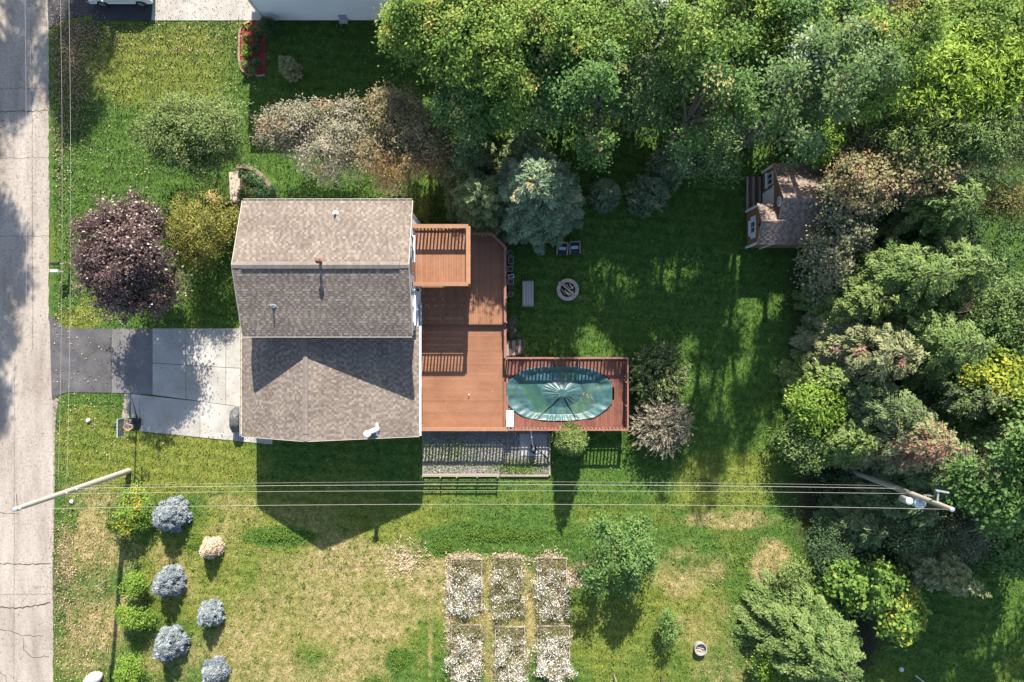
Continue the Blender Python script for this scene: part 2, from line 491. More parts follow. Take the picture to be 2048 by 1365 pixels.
# --- road
def ragged(x, y0, y1, n, amp, rng):
    return [(x + rng.normal(0, amp), y) for y in np.linspace(y0, y1, n)]
_r = np.random.default_rng(5)
road = sheet('road', [(-260, -700)] + [(96, -700)] + ragged(96, -690, 40, 25, .8, _r) + ragged(98, 60, 640, 60, .9, _r) + ragged(106, 660, 2000, 110, 1.0, _r) + [(-260, 2000)], .012, M['road'], thick=.08)
tag(road, 'pale worn street running along the left edge', 'road', kind='structure')
def crack(pts, w, name='road_crack'):
    b = MB(); r = np.random.default_rng(len(pts) * 7 + int(pts[0][1]))
    q = []
    for (x0, y0), (x1, y1) in zip(pts[:-1], pts[1:]):
        n = max(2, int(math.hypot(x1 - x0, y1 - y0) / 5))
        for t in np.linspace(0, 1, n, endpoint=False):
            q.append((x0 + (x1 - x0) * t + r.normal(0, .5), y0 + (y1 - y0) * t + r.normal(0, .9)))
    q.append(pts[-1])
    v = []
    for i, p in enumerate(q):
        a = np.array(q[max(i - 1, 0)]); c = np.array(q[min(i + 1, len(q) - 1)])
        d = unit(c - a); n_ = np.array([-d[1], d[0]]) * w * r.uniform(.5, 1.2)
        v += [(*G(*(np.array(p) + n_))[:2], .0165), (*G(*(np.array(p) - n_))[:2], .0165)]
    b.add(v, [(2*i, 2*i+1, 2*i+3, 2*i+2) for i in range(len(q) - 1)])
    b.build(name, M['tar'], road)
for pts, w in (([(-40, 224), (97, 222)], .9), ([(-30, 1126), (40, 1129), (102, 1127)], 1.0), ([(-30, 1214), (45, 1216), (102, 1206)], 1.3),
               ([(-20, 1257), (20, 1262), (45, 1272), (88, 1272)], .6), ([(47, 1275), (48, 1300), (66, 1316), (98, 1314)], .6), ([(-20, 1026), (38, 1028)], .6),
               ([(-20, 178), (97, 177)], .35), ([(-20, 317), (97, 316)], .35), ([(-20, 473), (97, 473)], .35), ([(64, 80), (66, 700)], .35), ([(30, 720), (28, 1365)], .25),
               ([(-20, 1190), (100, 1188)], .3), ([(-30, 242), (25, 243)], .5), ([(0, 1345), (12, 1352), (14, 1372)], .6)):
    crack(pts, w)
shoulder = sheet('road_shoulder', [(104, 790), (118, 800), (112, 830), (110, 880), (110, 960), (107, 1120), (104, 1120)], .006, M['concrete_old'])
tag(shoulder, 'narrow gravelly strip between street and lower lawn', 'road edge', kind='structure')

# --- driveways
drive = sheet('driveway', [(99, 628), (112, 640), (122, 652), (140, 657), (222.6, 658), (222.6, 786), (135, 785), (118, 790), (106, 800), (104, 800)], .020, M['asphalt'], thick=.08)
tag(drive, 'grey asphalt driveway with concrete pads beside the garage', 'driveway', kind='structure')
sheet('asphalt_patch', [(223.4, 658), (304.5, 657.5), (304.5, 789.5), (223.4, 786)], .020, M['asphalt_new'], drive, .08)
slabs = []
for (x0, x1) in ((305.3, 371.6), (372.4, 451.6), (452.4, 545)):
    yb = lambda x: 790 + (x - 305) * .135
    for (ya0, ya1, yb0, yb1) in ((657.5, 657.5, 726 + (x0-305)*.06, 726 + (x1-305)*.06), (727 + (x0-305)*.06, 727 + (x1-305)*.06, yb(x0) - .4, yb(x1) - .4)):
        sheet('concrete_slab', [(x0, ya0), (x1, ya1), (x1, yb1), (x0, yb0)], .028, M['concrete'], drive, .1)
for x0, x1 in ((280, 400), (400.8, 545)):
    sheet('concrete_slab', [(x0, 790.6 + max(0, (x0 - 305) * .135)), (x1, 790.6 + (x1 - 305) * .135), (x1, 863 + (x1 - 282) * .1), (x0, 863 + (x0 - 282) * .1)], .028, M['concrete'], drive, .1)
sheet('concrete_slab', [(262, 788.5), (279.2, 790), (279.2, 863), (284, 863.5), (274, 836), (262, 836)], .027, M['concrete'], drive, .1)
sheet('concrete_slab', [(249, 788.5), (261, 788.5), (259, 836), (243, 845)], .018, M['concrete_old'], drive, .08)
apron = sheet('neighbour_driveway', [(97, -300), (302, -300), (302, 41), (186, 41), (182, 30), (120, 41), (97, 60)], .016, M['asphalt_dark'], thick=.08)
tag(apron, 'dark asphalt driveway of the neighbour at the top left', 'driveway', kind='structure')
np_ = sheet('neighbour_patio', [(303, -300), (531, -300), (531, 41.4), (303, 41.4), (305, 20)], .022, M['concrete'], thick=.08)
tag(np_, 'bright white concrete slab beside the neighbouring house', 'patio', kind='structure')

# --- forest floor litter, beds
EXCL = [  # photo-pixel polygons with no grass (x0,x1,y0,y1)
    (-400, 107, -800, 2100), (107, 306, 656, 788), (107, 122, 640, 656), (305, 545, 656, 812), (262, 545, 786, 872), (244, 262, 788, 842), (97, 532, -400, 42),
    (532, 800, -400, 42), (845, 1098, 855, 950), (545, 845, 440, 860), (1114, 1157, 557, 604), (1492, 1640, 350, 500), (482, 530, 45, 150), (480, 550, 345, 440)]
def allowed(px, py):
    ok = np.ones(len(px), bool)
    for x0, x1, y0, y1 in EXCL:
        ok &= ~((px > x0) & (px < x1) & (py > y0) & (py < y1))
    return ok

def build_grass():
    r = np.random.default_rng(21)
    n = 330000
    x = r.uniform(-36, 36, n); y = r.uniform(-24.5, 24.5, n)
    px, py = to_px(x, y)
    k = allowed(px, py); x, y = x[k], y[k]; n = len(x)
    dry, yel, flr = zones(x, y)
    k = r.random(n) > flr * .8; x, y, dry, yel, flr = x[k], y[k], dry[k], yel[k], flr[k]; n = len(x)
    h = r.uniform(.03, .085, n) * (1 + .5 * (1 - dry)); w = r.uniform(.018, .04, n)
    a = r.uniform(0, 2 * math.pi, n); lean = r.normal(0, .045, (n, 2))
    V = np.zeros((n, 3, 3))
    V[:, 0, 0] = x - np.cos(a) * w; V[:, 0, 1] = y - np.sin(a) * w
    V[:, 1, 0] = x + np.cos(a) * w; V[:, 1, 1] = y + np.sin(a) * w
    V[:, :2, 2] = -.015
    V[:, 2, 0] = x + lean[:, 0]; V[:, 2, 1] = y + lean[:, 1]; V[:, 2, 2] = h
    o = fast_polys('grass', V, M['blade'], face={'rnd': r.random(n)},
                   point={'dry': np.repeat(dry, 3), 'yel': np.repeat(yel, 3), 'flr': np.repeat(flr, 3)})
    tag(o, 'short grass blades covering the lawn', 'grass', kind='stuff')
build_grass()

# ---------------------------------------------------------------- roofs, siding, rails
def shingle_quads(O, U, Vv, lu, lv, rng, e=.145, wmin=.09, wmax=.24, tb=.006, tl=.012):
    O = np.asarray(O, float); U = unit(U); Vv = unit(Vv); N = np.cross(U, Vv)
    Q = []; C = []
    rows = int(math.ceil(lv / e))
    for j in range(rows):
        v0 = j * e; v1 = min(v0 + e, lv)
        u = -rng.uniform(0, wmax); lam = rng.random() < .5
        rowc = rng.normal(0, .05)
        while u < lu:
            w = rng.uniform(wmin, wmax); a = max(u, 0); b = min(u + w, lu); u += w
            if b - a < .005: lam = not lam; continue
            t = tl if lam else tb
            c = (rng.uniform(.62, 1.0) if lam else rng.uniform(.12, .55)) + rowc
            def P(uu, vv, hh): return O + U * uu + Vv * vv + N * hh
            Q.append([P(a, v0, t), P(b, v0, t), P(b, v1, .002), P(a, v1, .002)]); C.append(c)
            Q.append([P(a, v0, -.002), P(b, v0, -.002), P(b, v0, t), P(a, v0, t)]); C.append(c * .8)
            lam = not lam if rng.random() < .85 else lam
    return np.array(Q), np.clip(np.array(C), 0, 1)

def slope(parent, O, U, Vv, lu, lv, seed, mat, thick=.10, deckmat='trimgrey', **kw):
    """roof plane: deck slab + shingles lying on it"""
    O = np.asarray(O, float); U = unit(U); Vv = unit(Vv); N = np.cross(U, Vv)
    b = MB()
    c = [O, O + U*lu, O + U*lu + Vv*lv, O + Vv*lv]
    b.extrude([p - N*thick for p in c], (0, 0, 0), N * (thick - .003))
    s = b.build('roof_slope', M[deckmat], parent)
    Q, C = shingle_quads(O, U, Vv, lu, lv, np.random.default_rng(seed), **kw)
    fast_polys('shingles', Q, mat, s, face={'rnd': C})['kind'] = 'stuff'
    return s

def siding_wall(name, a, b, z0, z1, mat, parent, step=.13, depth=.022, thick=.15, inward=None):
    """vertical wall a->b with lapped boards; outward is to the right of a->b"""
    a = np.array([a[0], a[1]]); b = np.array([b[0], b[1]]); d = unit(b - a); o = np.array([d[1], -d[0]])
    prof = [(-thick, z0)]
    n = int(round((z1 - z0) / step)); st = (z1 - z0) / n
    for i in range(n):
        prof += [(depth, z0 + i*st), (0.0, z0 + (i+1)*st - .004)]
    prof += [(-thick, z1)]
    P = lambda q, u: np.array([*(q + o*u[0]), u[1]])
    m = MB(); k = len(prof)
    m.add([P(a, u) for u in prof] + [P(b, u) for u in prof],
          [tuple(range(k)), tuple(range(2*k-1, k-1, -1))] + [(i, k+i, k+(i+1) % k, (i+1) % k) for i in range(k)])
    return m.build(name, mat, parent)

def window(parent, c, w, h, face, mat_frame='white', name='window', mull='v', t=.08):
    """face: 'x+','x-','y+','y-' outward"""
    s = 1 if face[1] == '+' else -1
    def bx(b, u, v, du, dv, dep, off):
        if face[0] == 'x': b.box((c[0] + s*off, c[1]+u, c[2]+v), (dep, du, dv))
        else: b.box((c[0]+u, c[1] + s*off, c[2]+v), (du, dep, dv))
    f = MB()
    bx(f, 0, h/2, w + 2*t, t, .09, .045); bx(f, 0, -h/2, w + 2*t, t, .09, .045)
    bx(f, -w/2, 0, t, h - t - .002, .088, .045); bx(f, w/2, 0, t, h - t - .002, .088, .045)
    if mull == 'v': bx(f, 0, 0, t*.6, h - t - .004, .07, .04)
    else: bx(f, 0, 0, w - t - .004, .05, .07, .04)
    o = f.build(name, M[mat_frame], parent)
    p = MB(); bx(p, 0, 0, w - .03, h - .03, .02, .02); p.build('pane', M['glass'], o)
    q = MB(); bx(q, 0, -h/2 - .07, w + .3, .05, .16, .08); q.build('sill', M[mat_frame], o)
    return o

def gutter(parent, a, b, z, out, hangers=14, mat='gutter'):
    """open U trough from a to b; out = outward unit vector"""
    a = np.array([a[0], a[1], z]); b = np.array([b[0], b[1], z]); out = np.array([out[0], out[1], 0.0])
    m = MB()
    m.extrude([a + out*.0 + [0,0,-.10], a + out*.12 + [0,0,-.10], a + out*.12 + [0,0,-.085], a + out*.0 + [0,0,-.085]], a, b)
    m.extrude([a + out*.11 + [0,0,-.084], a + out*.125 + [0,0,-.084], a + out*.135 + [0,0,.02], a + out*.105 + [0,0,.02]], a, b)
    m.extrude([a + out*.0 + [0,0,-.084], a + out*.012 + [0,0,-.084], a + out*.012 + [0,0,.0], a + out*.0 + [0,0,.0]], a, b)
    g = m.build('gutter', M[mat], parent)
    hm = MB().bar((0,0,0), out*.12, .022, .012).mesh('gutter_hanger', M['gutter'])
    for t in np.linspace(.03, .97, hangers):
        p = a + (b - a)*t
        inst('gutter_hanger', hm, (p[0], p[1], z + .025), g)
    return g

def rail(parent, p0, p1, zf, h=1.0, spacing=.215, pw=.10, cap=.16, mat='deck_rail', matb='deck', post_every=1.75, ends=(True, True), postcap=False):
    p0 = np.array(p0, float); p1 = np.array(p1, float); d = unit(p1 - p0); L = np.linalg.norm(p1 - p0)
    n2 = np.array([-d[1], d[0]])
    z3 = lambda p, z: (p[0], p[1], z)
    MB().bar(z3(p0, zf + h - .02), z3(p1, zf + h - .02), cap, .04).build('top_rail', M[mat], parent)
    MB().bar(z3(p0, zf + h - .09), z3(p1, zf + h - .09), .045, .09).build('sub_rail', M[mat], parent)
    MB().bar(z3(p0, zf + .12), z3(p1, zf + .12), .045, .09).build('bottom_rail', M[mat], parent)
    ang = math.atan2(d[1], d[0])
    bm = MB().box((0, 0, 0), (pw, .022, h - .10)).mesh('baluster', M[matb])
    nb = int(L / spacing); off = (L - (nb - 1) * spacing) / 2
    for i in range(nb):
        q = p0 + d * (off + i * spacing) + n2 * .036
        inst('baluster', bm, (q[0], q[1], zf + (h - .10) / 2 + .04), parent, (0, 0, ang))
    pm = MB().box((0, 0, 0), (.1, .1, h - .04)).mesh('rail_post', M[mat])
    k = max(1, int(round(L / post_every)))
    for i in range(k + 1):
        if (i == 0 and not ends[0]) or (i == k and not ends[1]): continue
        q = p0 + d * (L * i / k) - n2 * .075
        inst('rail_post', pm, (q[0], q[1], zf + h / 2 - .02), parent, (0, 0, ang))

def boards(parent, x0, x1, y0, y1, z, axis, mat, w=.14, gap=.008, th=.035, clip=None, seed=1):
    r = np.random.default_rng(seed)
    lo, hi = (x0, x1) if axis == 'y' else (y0, y1)
    n = int((hi - lo) / (w + gap)); st = (hi - lo) / n
    cache = {}
    for i in range(n):
        c = lo + (i + .5) * st
        a, b = (y0, y1) if axis == 'y' else (x0, x1)
        if clip: a, b = clip(c, a, b)
        key = round(b - a, 3)
        if key not in cache:
            d = (st - gap, key, th) if axis == 'y' else (key, st - gap, th)
            cache[key] = MB().box((0, 0, 0), d).mesh('deck_board', M[mat])
        loc = (c, (a + b) / 2, z - th / 2 + r.normal(0, .0012)) if axis == 'y' else ((a + b) / 2, c, z - th / 2 + r.normal(0, .0012))
        inst('deck_board', cache[key], loc, parent)

# ---------------------------------------------------------------- the house
HX0, HX1, HY0, HY1, HZE, HZR = -15.40, -5.69, .35, 8.00, 7.0, 8.5
GX0, GX1, GXR, GY0, GY1, GZE, GZR = -16.62, -5.72, -12.08, -5.86, .92, 4.0, 6.1
house = thing('house', 'two storey white house with tan shingle roof and attached garage', 'house', ((HX0+HX1)/2, (HY0+HY1)/2, 0))
house_inv = house.location.copy()
house.location = (0, 0, 0)
wx0, wx1, wy0, wy1 = HX0 + .3, HX1 - .3, HY0 + .3, HY1 - .3
zt = HZE + .05
siding_wall('wall', (wx1, wy0), (wx1, wy1), 0, zt, M['siding'], house)
siding_wall('wall', (wx0, wy1), (wx0, wy0), 0, zt, M['siding'], house)
siding_wall('wall', (wx1 - .16, wy1 - .0), (wx0 + .16, wy1 - .0), 0, zt, M['siding'], house)
siding_wall('wall', (wx0 + .16, wy0), (wx1 - .16, wy0), 0, zt, M['siding'], house)
ry = (HY0 + HY1) / 2
for x, s in ((wx1 - .15, 1), (wx0, -1)):
    MB().extrude([(x, wy0, zt + .002), (x, wy1, zt + .002), (x, ry, HZR - .16)], (0, 0, 0), (.15, 0, 0)).build('gable_wall', M['siding'], house)
for x in (wx1 + .012, wx0 - .012):
    for y in (wy0 + .06, wy1 - .06):
        MB().box((x, y, zt / 2), (.05, .12, zt)).build('corner_board', M['white'], house)
run = ry - HY0
lv = math.hypot(run, HZR - HZE)
s1 = slope(house, (HX1, HY1, HZE), (-1, 0, 0), (0, -run, HZR - HZE), HX1 - HX0, lv, 1, M['shingle'])
s2 = slope(house, (HX0, HY0, HZE), (1, 0, 0), (0, run, HZR - HZE), HX1 - HX0, lv, 2, M['shingle'])
# ridge vent with caps
nc = 24; cl = (HX1 - HX0 - 1.0) / nc
tilt = math.atan2(HZR - HZE, run)
def capmesh(L, half, t, name='ridge_cap'):
    b = MB(); dz = half * math.tan(tilt)
    pr = [(-half, -dz), (-half, -dz + t), (0, t), (half, -dz + t), (half, -dz), (0, 0)]
    b.extrude([(-L/2, y, z) for y, z in pr], (0, 0, 0), (L, 0, 0))
    return b.mesh(name, M['ridge'])
cm = capmesh(cl - .006, .20, .075)
for i in range(nc):
    inst('ridge_cap', cm, (HX0 + .5 + (i + .5) * cl, ry, HZR + .02), s1)
for x in (HX0 + .25, HX1 - .25):
    inst('ridge_cap', capmesh(.5 - .01, .17, .03), (x, ry, HZR + .015), s1)
gutter(house, (HX0 + .02, HY1 + .005), (HX1 - .02, HY1 + .005), HZE - .03, (0, 1), 18)
gutter(house, (HX0 + .02, HY0 - .005), (HX1 - .02, HY0 - .005), HZE - .03, (0, -1), 18)
for x in (HX0 - .02, HX1 + .02):
    for sg in (-1, 1):
        ya = ry; yb = ry + sg * run
        MB().bar((x, ya, HZR - .08), (x, yb, HZE - .08), .03, .16).build('rake_board', M['gutter'], house)
# vents on the roof
def zroof(y): return HZE + (HZR - HZE) * (1 - abs(y - ry) / run)
def vent_at(px, py, h, r, mat, name='vent_pipe', cap=None):
    z = 7.9
    for _ in range(6):
        q = G(px, py, z); z = zroof(q[1])
    o = MB().lathe((q[0], q[1], z), [(r*3.2, -.06), (r*3.2, .012), (r*1.5, .02), (r*1.15, .06), (r, h), (r*.7, h), (r*.7, h - .05)], 14).build(name, M[mat], house, True)
    if cap:
        MB().lathe((q[0], q[1], z), [(.02, h + .05), (r*2.0, h + .055), (r*2.0, h + .10), (r*.7, h + .2), (.02, h + .21)], 14).build('vent_cap', M[cap], o, True)
vent_at(671, 428, .28, .06, 'white')
vent_at(643, 525, .62, .075, 'rust', 'flue_pipe', 'rust')
vent_at(547, 611, .42, .05, 'metal')
# windows and doors of the rear wall
window(house, (wx1, 5.55, 5.6), 1.3, 1.2, 'x+')
window(house, (wx1, 2.05, 5.4), 1.9, 1.25, 'x+')
window(house, (wx1, 1.55, 2.45), 1.6, 1.1, 'x+')
dr = MB().box((wx1 + .03, 4.45, 5.05), (.06, .95, 2.0)).build('balcony_door', M['trimgrey'], house)
MB().box((wx1 + .065, 4.45, 5.15), (.02, .65, 1.6)).build('pane', M['glass'], dr)
MB().box((wx1 + .09, 4.08, 5.0), (.06, .03, .12)).build('handle', M['metal'], dr)
dr = MB().box((wx1 + .03, 4.2, 2.32), (.06, 1.8, 2.0)).build('patio_door', M['white'], house)
for yy in (3.77, 4.63):
    MB().box((wx1 + .065, yy, 2.32), (.02, .7, 1.75)).build('pane', M['glass'], dr)
lamp = MB().box((wx1 + .1, 3.2, 3.3), (.12, .14, .25)).build('wall_lamp', M['black'], house)
# --- attached garage
gwx0, gwx1, gwy0 = GX0 + .3, GX1 - .28, GY0 + .28
siding_wall('garage_wall', (gwx1, gwy0), (gwx1, wy0 - .03), 0, GZE, M['siding'], house)
siding_wall('garage_wall', (gwx0, wy0 - .03), (gwx0, gwy0), 0, GZE, M['siding'], house)
siding_wall('garage_wall', (gwx0 + .16, gwy0), (gwx1 - .16, gwy0), 0, GZE, M['siding'], house)
MB().extrude([(gwx0, gwy0, GZE + .002), (gwx1, gwy0, GZE + .002), (GXR, gwy0, GZR - .2)], (0, 0, 0), (0, .15, 0)).build('garage_gable', M['siding'], house)
rl = math.hypot(GXR - GX0, GZR - GZE); rr = math.hypot(GX1 - GXR, GZR - GZE)
g1 = slope(house, (GX0, GY1, GZE), (0, -1, 0), (GXR - GX0, 0, GZR - GZE), GY1 - GY0, rl, 3, M['shingle'])
g2 = slope(house, (GX1, GY0, GZE), (0, 1, 0), (GXR - GX1, 0, GZR - GZE), GY1 - GY0, rr, 4, M['shingle'])
nc = 20; y0c, y1c = GY0 + .42, .62; cl = (y1c - y0c) / nc
ta, tb = (GZR - GZE) / (GXR - GX0), (GZR - GZE) / (GX1 - GXR)
def gcap(L, half, t):
    b = MB(); pr = [(-half, -half*ta), (-half, -half*ta + t), (0, t), (half, -half*tb + t), (half, -half*tb), (0, 0)]
    b.extrude([(x, -L/2, z) for x, z in pr], (0, 0, 0), (0, L, 0))
    return b.mesh('ridge_cap', M['ridge'])
cm = gcap(cl - .006, .15, .05)
for i in range(nc): inst('ridge_cap', cm, (GXR, y0c + (i + .5) * cl, GZR + .022), g1)
inst('ridge_cap', gcap(.40, .14, .022), (GXR, GY0 + .21, GZR + .022), g1)
gutter(house, (GX1 + .005, GY0 + .02), (GX1 + .005, GY1), GZE - .03, (1, 0), 12, 'white')
gutter(house, (GX0 - .005, GY1), (GX0 - .005, GY0 + .02), GZE - .03, (-1, 0), 12)
for xa, xb in ((GXR, GX0), (GXR, GX1)):
    MB().bar((xa, GY0 - .02, GZR - .07), (xb, GY0 - .02, GZE - .07), .03, .16).build('rake_board', M['gutter'], house)
MB().tube([(GX1 + .06, GY0 + .1, GZE - .12), (gwx1 + .06, GY0 + .3, GZE - .5), (gwx1 + .06, GY0 + .3, .15)], .04, 8).build('downspout', M['white'], house)
gd = MB()
for i in range(4): gd.box((gwx0 - .03, -2.2, .3 + i * .53), (.05, 4.9, .51))
gd.build('garage_door', M['white'], house)
# white flue with an elbow on the garage
def zg(x): return GZE + (GZR - GZE) * (1 - (x - GXR) / (GX1 - GXR))
q = G(755, 858, 4.6); zb = zg(q[0])
base = MB().box((q[0] + .02, q[1], zb + .03), (.14, .78, .03), ry=math.atan(tb)).build('flue_flashing', M['white'], house)
fl = MB().tube([(q[0] + .04, q[1], zb - .05), (q[0] + .02, q[1], zb + .12), (q[0] - .08, q[1] - .03, zb + .26), (q[0] - .24, q[1] - .09, zb + .34), (q[0] - .33, q[1] - .13, zb + .44), (q[0] - .35, q[1] - .14, zb + .62), (q[0] - .35, q[1] - .14, zb + 1.0)], [.15]*7, 18).build('flue', M['white'], house, True)
MB().lathe((q[0] - .35, q[1] - .14, zb + 1.0), [(.15, 0), (.22, .02), (.22, .10), (.14, .13), (.02, .15)], 18).build('flue_cap', M['white'], fl, True)

# ---------------------------------------------------------------- balcony
BX0, BX1, BY0, BY1, BZ = wx1 + .03, -2.62, 3.42, 6.88, 4.05
bal = thing('balcony', 'raised orange brown wooden balcony with picket railing on the rear wall', 'balcony')
boards(bal, BX0, BX1, BY0, BY1, BZ, 'y', 'deck', seed=2, gap=.012)
for y in np.arange(BY0 + .1, BY1, .42):
    MB().box(((BX0+BX1)/2, y, BZ - .14), (BX1 - BX0, .04, .18)).build('joist', M['deck_h'], bal)
for y in (BY0 - .025, BY1 + .025):
    MB().box(((BX0+BX1)/2, y, BZ - .11), (BX1 - BX0 + .1, .04, .22)).build('rim_board', M['deck_h'], bal)
MB().box((BX1 + .025, (BY0+BY1)/2, BZ - .11), (.04, BY1 - BY0, .22)).build('rim_board', M['deck'], bal)
rail(bal, (BX0, BY1), (BX1, BY1), BZ, 1.08, cap=.24)
rail(bal, (BX1, BY0), (BX1, BY1), BZ, 1.079, cap=.26, ends=(False, False))
rail(bal, (BX1, BY0), (BX0, BY0), BZ, 1.081, cap=.24)
for x, y in ((BX1 - .12, BY0 + .15), (BX1 - .12, BY1 - .15), (-4.3, BY0 + .15)):
    MB().box((x, y, (1.3 + BZ - .22) / 2), (.14, .14, BZ - .22 - 1.3)).build('support_post', M['deck_rail'], bal)

# ---------------------------------------------------------------- lower deck in two levels
DX0, DX1 = wx1 + .03, -.44
deck = thing('deck', 'red brown two level wooden deck with vertical and crosswise boards behind the house', 'deck')
ZA, ZB = 1.30, .95
YS = 1.12
def clip(c, a, b):
    lim = 6.88 - max(0.0, (c - (-1.28)) * 1.05)
    return a, min(b, lim)
boards(deck, DX0, DX1, YS, 6.88, ZA, 'y', 'deck', seed=3, clip=clip)
boards(deck, DX0, DX1, -5.72, YS - .06, ZB, 'x', 'deck_h', seed=4)
MB().box(((DX0+DX1)/2, YS - .03, (ZA+ZB)/2 - .02), (DX1-DX0, .04, ZA - ZB)).build('step_riser', M['deck_h'], deck)
for y in np.arange(-5.5, 6.8, .8):
    MB().box(((DX0+DX1)/2, y, .80 if y < YS else 1.15), (DX1-DX0 - (.0 if y < 5.8 else .9), .05, .2)).build('joist', M['deck_h'], deck)
for x in (-5.7, -3.2, -.7):
    for y in (-5.4, -2.2, .8, 4.0, 6.0):
        MB().box((x, y, .35), (.12, .12, .7)).build('footing_post', M['deck_h'], deck)
MB().box(((DX0+DX1)/2, -5.75, ZB - .14), (DX1-DX0, .04, .24)).build('rim_board', M['deck_rail'], deck)
MB().box((DX1 + .02, -2.3, ZB - .14), (.04, 6.8, .24)).build('rim_board', M['deck_rail'], deck)
MB().box((DX1 + .02, 3.6, ZA - .14), (.04, 5.0, .24)).build('rim_board', M['deck_rail'], deck)
rail(deck, (DX0, -5.70), (DX1 + .1, -5.70), ZB, 1.0, cap=.22, matb='deck_rail')
rail(deck, (DX1, -1.1), (DX1, .75), ZB, 1.0, cap=.16, matb='deck', mat='pool_rail', ends=(False, True))
rail(deck, (DX1, 1.2), (DX1, 6.02), ZA, 1.0, cap=.16, mat='pool_rail')
rail(deck, (DX1, 6.02), (-1.30, 6.86), ZA, 1.002, cap=.16, mat='pool_rail', ends=(False, False))
rail(deck, (-1.30, 6.86), (BX1 + .1, 6.86), ZA, 1.0, cap=.16, mat='pool_rail')
rail(deck, (DX1, -5.6), (DX1, -1.2), ZB, .16, spacing=9, cap=.10, mat='deck_rail', ends=(False, False)) if False else None
MB().box((DX1 - .12, -3.4, ZB + .02), (.10, 4.4, .035)).build('edge_board', M['pooldeck'], deck)
# deck drain pipe stub
q = G(938, 790, ZB)
tap = thing('drain_pipe_stub', 'short upright metal pipe stub on the sunlit deck boards', 'pipe', (q[0], q[1], ZB))
MB().lathe((0, 0, 0), [(.05, 0), (.05, .02), (.025, .03), (.025, .16), (.04, .17), (.04, .2)], 10).build('pipe', M['metal'], tap)

# ---------------------------------------------------------------- pool deck and pool
PX0, PX1, PY0, PY1, PZ = DX1 + .05, 7.46, -5.72, -1.10, 1.08
pdk = thing('pool_deck', 'worn red brown wooden deck with railing around the covered pool', 'deck')
PCX, PCY, PA, PB = 3.12, -3.46, 3.54, 1.80
def stad(t, a=PA, b=PB):
    """stadium outline, t angle"""
    c, s = math.cos(t), math.sin(t)
    n = 2.7
    r = (abs(c / a) ** n + abs(s / b) ** n) ** (-1 / n)
    return r
def pool_clip_boards():
    r = np.random.default_rng(9)
    n = int((PX1 - PX0) / .148); st = (PX1 - PX0) / n
    for i in range(n):
        c = PX0 + (i + .5) * st
        d = abs(c - PCX)
        segs = [(PY0, PY1)]
        if d < PA + .02:
            hy = PB * max(0.0, 1 - (d / (PA + .02)) ** 2.7) ** (1 / 2.7) - .05
            if hy > .05: segs = [(PY0, PCY - hy), (PCY + hy, PY1)]
        for a, b in segs:
            MB().box((0, 0, 0), (st - .009, b - a, .035)).build('deck_board', M['pooldeck'], pdk).location = (c, (a + b) / 2, PZ - .0175 + r.normal(0, .0015))
pool_clip_boards()
for y in (PY0 + .2, PY1 - .2):
    MB().box(((PX0+PX1)/2, y, PZ - .14), (PX1-PX0, .05, .2)).build('joist', M['pooldeck'], pdk)
for y, x0, x1 in ((PY0 - .02, PX0, PX1), (PY1 + .02, PX0, PX1)):
    MB().box(((x0+x1)/2, y, PZ - .12), (x1-x0, .035, .22)).build('rim_board', M['pool_rail'], pdk)
MB().box((PX1 + .02, (PY0+PY1)/2, PZ - .12), (.035, PY1-PY0, .22)).build('rim_board', M['pool_rail'], pdk)
for x in (.2, 2.0, 4.0, 6.0, 7.3):
    for y in (PY0 + .2, PY1 - .2):
        MB().box((x, y, .45), (.1, .1, .9)).build('footing_post', M['pooldeck'], pdk)
rail(pdk, (PX0 + .05, PY1), (PX1, PY1), PZ, 1.0, cap=.10, mat='pool_rail', matb='pool_rail', spacing=.235, post_every=1.6)
rail(pdk, (PX1, PY1), (PX1, PY0), PZ, .998, cap=.10, mat='pool_rail', matb='pool_rail', spacing=.235, post_every=1.6, ends=(False, True))
rail(pdk, (PX0 + .05, PY0), (PX1, PY0), PZ, 1.0, cap=.11, mat='pool_rail', matb='pool_rail', spacing=.235, post_every=1.7)
MB().box((PX0 + .07, -3.4, PZ + .02), (.1, 4.5, .04)).build('edge_board', M['pool_rail'], pdk)

def cover_mat():
    m, nt, p = new_mat('teal_pool_tarpaulin')
    n = noise(nt, 1.6, 6, .6); r = ramp(nt, [(.3, (.022, .064, .070)), (.5, (.036, .092, .096)), (.72, (.062, .135, .130))]); nt.links.new(n.outputs[0], r.inputs[0])
    d = noise(nt, .9, 5, .65); rd = ramp(nt, [(.52, (0, 0, 0)), (.72, (1, 1, 1))]); nt.links.new(d.outputs[0], rd.inputs[0])
    c = mixc(nt, r.outputs[0], (.085, .135, .065), math_n(nt, 'MULTIPLY', rd.outputs[0], .55))
    nt.links.new(c, p.inputs['Base Color'])
    p.inputs['Roughness'].default_value = .42; p.inputs['Specular IOR Level'].default_value = .45
    n3 = noise(nt, 5, 4, .6, dist=.8); bump(nt, p, n3.outputs[0], .35, .03)
    return m
M['tarp'] = cover_mat()
def puddle_mat():
    m, nt, p = new_mat('murky_green_puddle')
    n = noise(nt, .8, 5, .6); r = ramp(nt, [(.3, (.016, .056, .050)), (.5, (.038, .092, .064)), (.66, (.080, .135, .078)), (.8, (.18, .17, .08))]); nt.links.new(n.outputs[0], r.inputs[0])
    nt.links.new(r.outputs[0], p.inputs['Base Color'])
    p.inputs['Roughness'].default_value = .12; p.inputs['Specular IOR Level'].default_value = .5
    n3 = noise(nt, 3, 3); bump(nt, p, n3.outputs[0], .08, .02)
    return m
M['puddle'] = puddle_mat()
